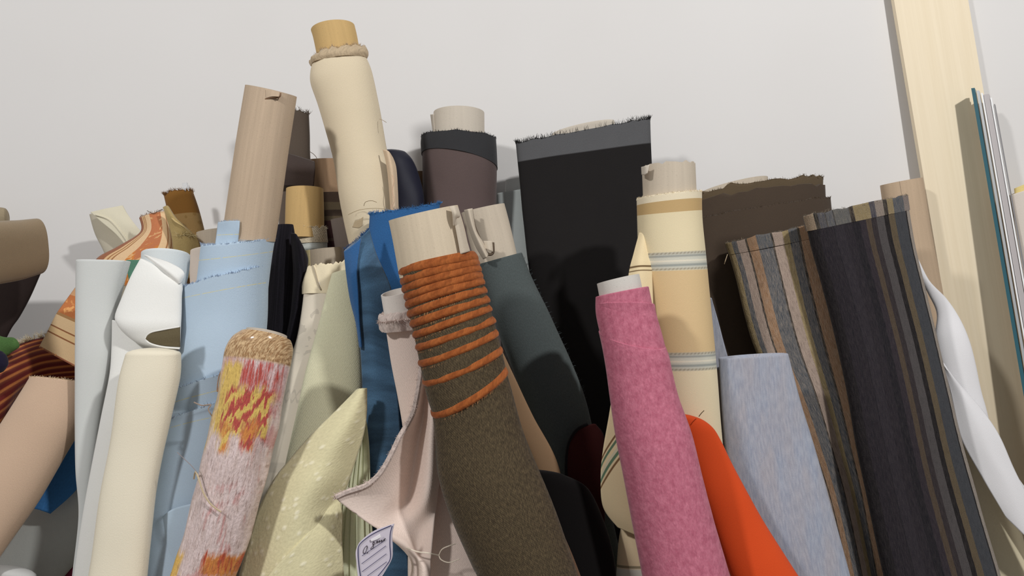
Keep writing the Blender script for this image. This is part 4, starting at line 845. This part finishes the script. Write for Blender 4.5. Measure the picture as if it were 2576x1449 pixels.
for q_, (y0, y1, s_) in enumerate(zip(ly, ry, sg)):
    hgt = (11, 10.5, 10, 9.5, 9.5, 9, 9, 8.5, 8.5, 8.5, 8.5, 8.5)[q_]
    rows = []
    for dy, o in ((-hgt, -1), (-hgt*.6, 2), (0, 4.5), (hgt*.6, 4.5), (hgt, 2), (hgt*1.15, -2)):
        rows.append((xat(L_, y0+dy)-o, y0+dy, xat(R0, y1+dy)+o, y1+dy, dd(y0), s_))
    i = T.loft('velvet_ridge', rows, rust, floor=False, cap='roll', step=3.2, wob=.0006, wsc=70, seg=64)
    rr = T.rings[-1]; bot = [rr[j] for j in range(1, 32)]
    T.fray(bot, Vector((-.15, -.5, -.9)), stitch, count=80, length=.0042, r=.00022, spread=.08, name='stitching', under=i)
T.done()

T = Roll('smooth tan cloth board edge showing right behind the olive roll')
T.loft('bolt_fabric', [(1205, 860, 1258, 872, 1.185), (1243, 950, 1296, 950, 1.18), (1290, 1050, 1342, 1050, 1.175), (1342, 1160, 1400, 1160, 1.167), (1390, 1300, 1430, 1300, 1.157), (1420, 1449, 1460, 1449, 1.147)], fab('tan_satin', C(140, 112, 84), .05, rough=.7), lean=(0, -.15), ratio=.25); T.done()
T = Roll('black velvet roll in the dark hollow right of the olive roll')
T.loft('rolled_fabric', [(1330, 1184, 1418, 1194, 1.135), (1352, 1215, 1478, 1228, 1.135), (1380, 1300, 1520, 1310, 1.13), (1405, 1400, 1546, 1400, 1.122), (1425, 1500, 1556, 1500, 1.114)], fab('black_velvet', C(14, 11, 11), .15), ratio=.3, cap='round'); T.done()
T = Roll('brown twill edge running down the right side of the olive roll')
T.loft('bolt_fabric', [(1352, 1230, 1370, 1232, 1.088), (1376, 1320, 1408, 1320, 1.084), (1405, 1390, 1438, 1390, 1.08), (1430, 1470, 1468, 1470, 1.075)], fab('brown_twill_edge', C(104, 80, 62), .12), ratio=.35, cap='round', lean=(.12, -.15)); T.done()
T = Roll('dark red round-ended roll in the shadow left of the cream flap')
T.loft('rolled_fabric', [(1450, 1085, 1500, 1068, 1.176), (1430, 1120, 1520, 1100, 1.176), (1425, 1180, 1520, 1175, 1.174), (1432, 1260, 1520, 1260, 1.17), (1440, 1400, 1520, 1400, 1.166)], fab('dark_red', C(56, 18, 17), .1), ratio=.25, lean=(-.08, -.12), cap='round')
T.cord('piping', [(1478, 1066, 1.174), (1448, 1084, 1.174), (1428, 1125, 1.174), (1424, 1190, 1.172), (1430, 1235, 1.17)], .0022, fm(20, 18, 20)); T.done()

# pink felt
pf = fab('pink_felt', None, .12, fine=420, patch=60, weave=0, bump=.3, pat=lambda b: b.mix(b.step(b.noise((120, 90, 1), 4, .7), .35, .68), C(168, 90, 110), C(194, 117, 136)), sheen=.25)
T = Roll('pink felt roll wound in steps on a white tube, front right of centre')
T.loft('cardboard_tube', [(1502, 714, 1606, 690, 1.085, 4), (1508, 745, 1613, 724, 1.085), (1518, 800, 1620, 785, 1.085)], card('white_grey_card', C(203, 198, 191), .02), floor=False, cap='hollow')
main = [(1499, 748, 1631, 722, 1.085, 3), (1500, 790, 1640, 765, 1.085), (1512, 850, 1654, 835, 1.083), (1524, 920, 1672, 905, 1.08), (1538, 1000, 1702, 990, 1.077), (1554, 1100, 1736, 1090, 1.073), (1573, 1200, 1760, 1190, 1.068), (1594, 1310, 1789, 1300, 1.063), (1620, 1449, 1830, 1449, 1.057)]
T.loft('inner_wrap', main, pf, floor=False)
T.loft('outer_wrap', [(1497, 768, 1646, 768, 1.085, 8), (1503, 800, 1651, 795, 1.085), (1511, 850, 1664, 840, 1.083), (1526, 930, 1684, 915, 1.08)]+[(a-3, b, c+3, d, e) for a, b, c, d, e in [m[:5] for m in main[4:]]], pf, floor=False, ratio=.88)
T.loft('outer_wrap', [(1508, 838, 1672, 868, 1.083, -22), (1515, 870, 1682, 895, 1.082, -14), (1526, 930, 1692, 940, 1.08), (1536, 1000, 1708, 1000, 1.077)]+[(a-4, b, c+4, d, e) for a, b, c, d, e in [m[:5] for m in main[5:]]], pf, ratio=.91, label='outermost wrap with a curled corner')
T.done()

# orange roll
T = Roll('bright orange cloth roll between the pink felt and the mottled blue grey roll')
T.loft('rolled_fabric', [(1690, 1042, 1738, 1045, 1.145), (1700, 1050, 1768, 1056, 1.145), (1712, 1075, 1795, 1078, 1.144), (1725, 1110, 1815, 1112, 1.143), (1742, 1165, 1842, 1168, 1.14), (1765, 1240, 1885, 1245, 1.135), (1800, 1340, 1942, 1345, 1.13), (1838, 1449, 2012, 1455, 1.12)], fab('orange_cotton', C(208, 74, 28), .05, rough=.8), ratio=.45, cap='round')
T.cord('loose_thread', [(1758, 1048, 1.12), (1764, 1040, 1.12), (1771, 1033, 1.125)], .0006, fm(90, 74, 52)); T.done()

# price tag
def td(x, y): return 1.0+(x-940)*.00025-(y-1400)*.00008
def tp_(x, y, o=0.): return (x, y, td(x, y)-o)
ink = plain('blue_ink', C(52, 52, 92), .6); pen = plain('pencil', C(70, 62, 70), .7)
T = Thing('price_tag', 'white swing tag with a handwritten price hanging before the blue velvet', 'price tag')
i = T.sheet('tag', [[tp_(*q) for q in r] for r in [[(903, 1366), (922, 1348), (948, 1332), (992, 1317)], [(895, 1388), (922, 1372), (950, 1358), (987, 1346)], [(897, 1418), (924, 1404), (952, 1392), (988, 1380)], [(901, 1455), (930, 1445), (958, 1435), (985, 1408)], [(908, 1500), (930, 1490), (945, 1470), (962, 1448)]]], plain('tag_paper', C(204, 196, 208), .7), th=.0006, res=10)
T.cord('border_line', [tp_(*q, .0012) for q in [(908, 1455), (903, 1420), (901, 1388), (904, 1371), (922, 1354), (948, 1338), (984, 1322)]], .0005, ink, under=i)
T.cord('border_line', [tp_(*q, .0012) for q in [(987, 1323), (982, 1342), (981, 1370), (982, 1405), (968, 1428), (950, 1450)]], .0005, ink, under=i)
for a_, b_ in (((911, 1398), (969, 1359)), ((910, 1418), (971, 1373)), ((911, 1438), (972, 1393)), ((924, 1449), (973, 1413))):
    T.cord('ruled_line', [tp_(*a_, .0012), tp_((a_[0]+b_[0])/2, (a_[1]+b_[1])/2, .0012), tp_(*b_, .0012)], .0003, ink, under=i)
def zz(pts): return [tp_(840+x/4.845, 1150+y/4.845, .0014) for x, y in pts]
for st in ([(404, 1078), (380, 1100), (360, 1140), (362, 1170), (382, 1166), (402, 1130), (408, 1092), (400, 1078)], [(404, 1160), (414, 1158), (408, 1172)], [(496, 1066), (476, 1058), (476, 1040), (494, 1040), (486, 1070), (462, 1096), (450, 1112), (462, 1118), (484, 1090), (476, 1062)], [(512, 1056), (530, 1018), (536, 1044), (556, 1014), (560, 1036), (582, 1010), (586, 1030), (604, 1008)], [(604, 1012), (628, 990), (610, 1022)]):
    T.cord('handwriting', zz(st), .00038, pen, under=i)
T.sheet('plastic_loop', [[tp_(932, 1357, .003), tp_(945, 1350, .004), tp_(956, 1343, .004)], [tp_(934, 1362, .003), tp_(948, 1357, .004), tp_(959, 1351, .004)]], plain('white_plastic', C(232, 228, 232), .35), th=.001, under=i)
T.done()
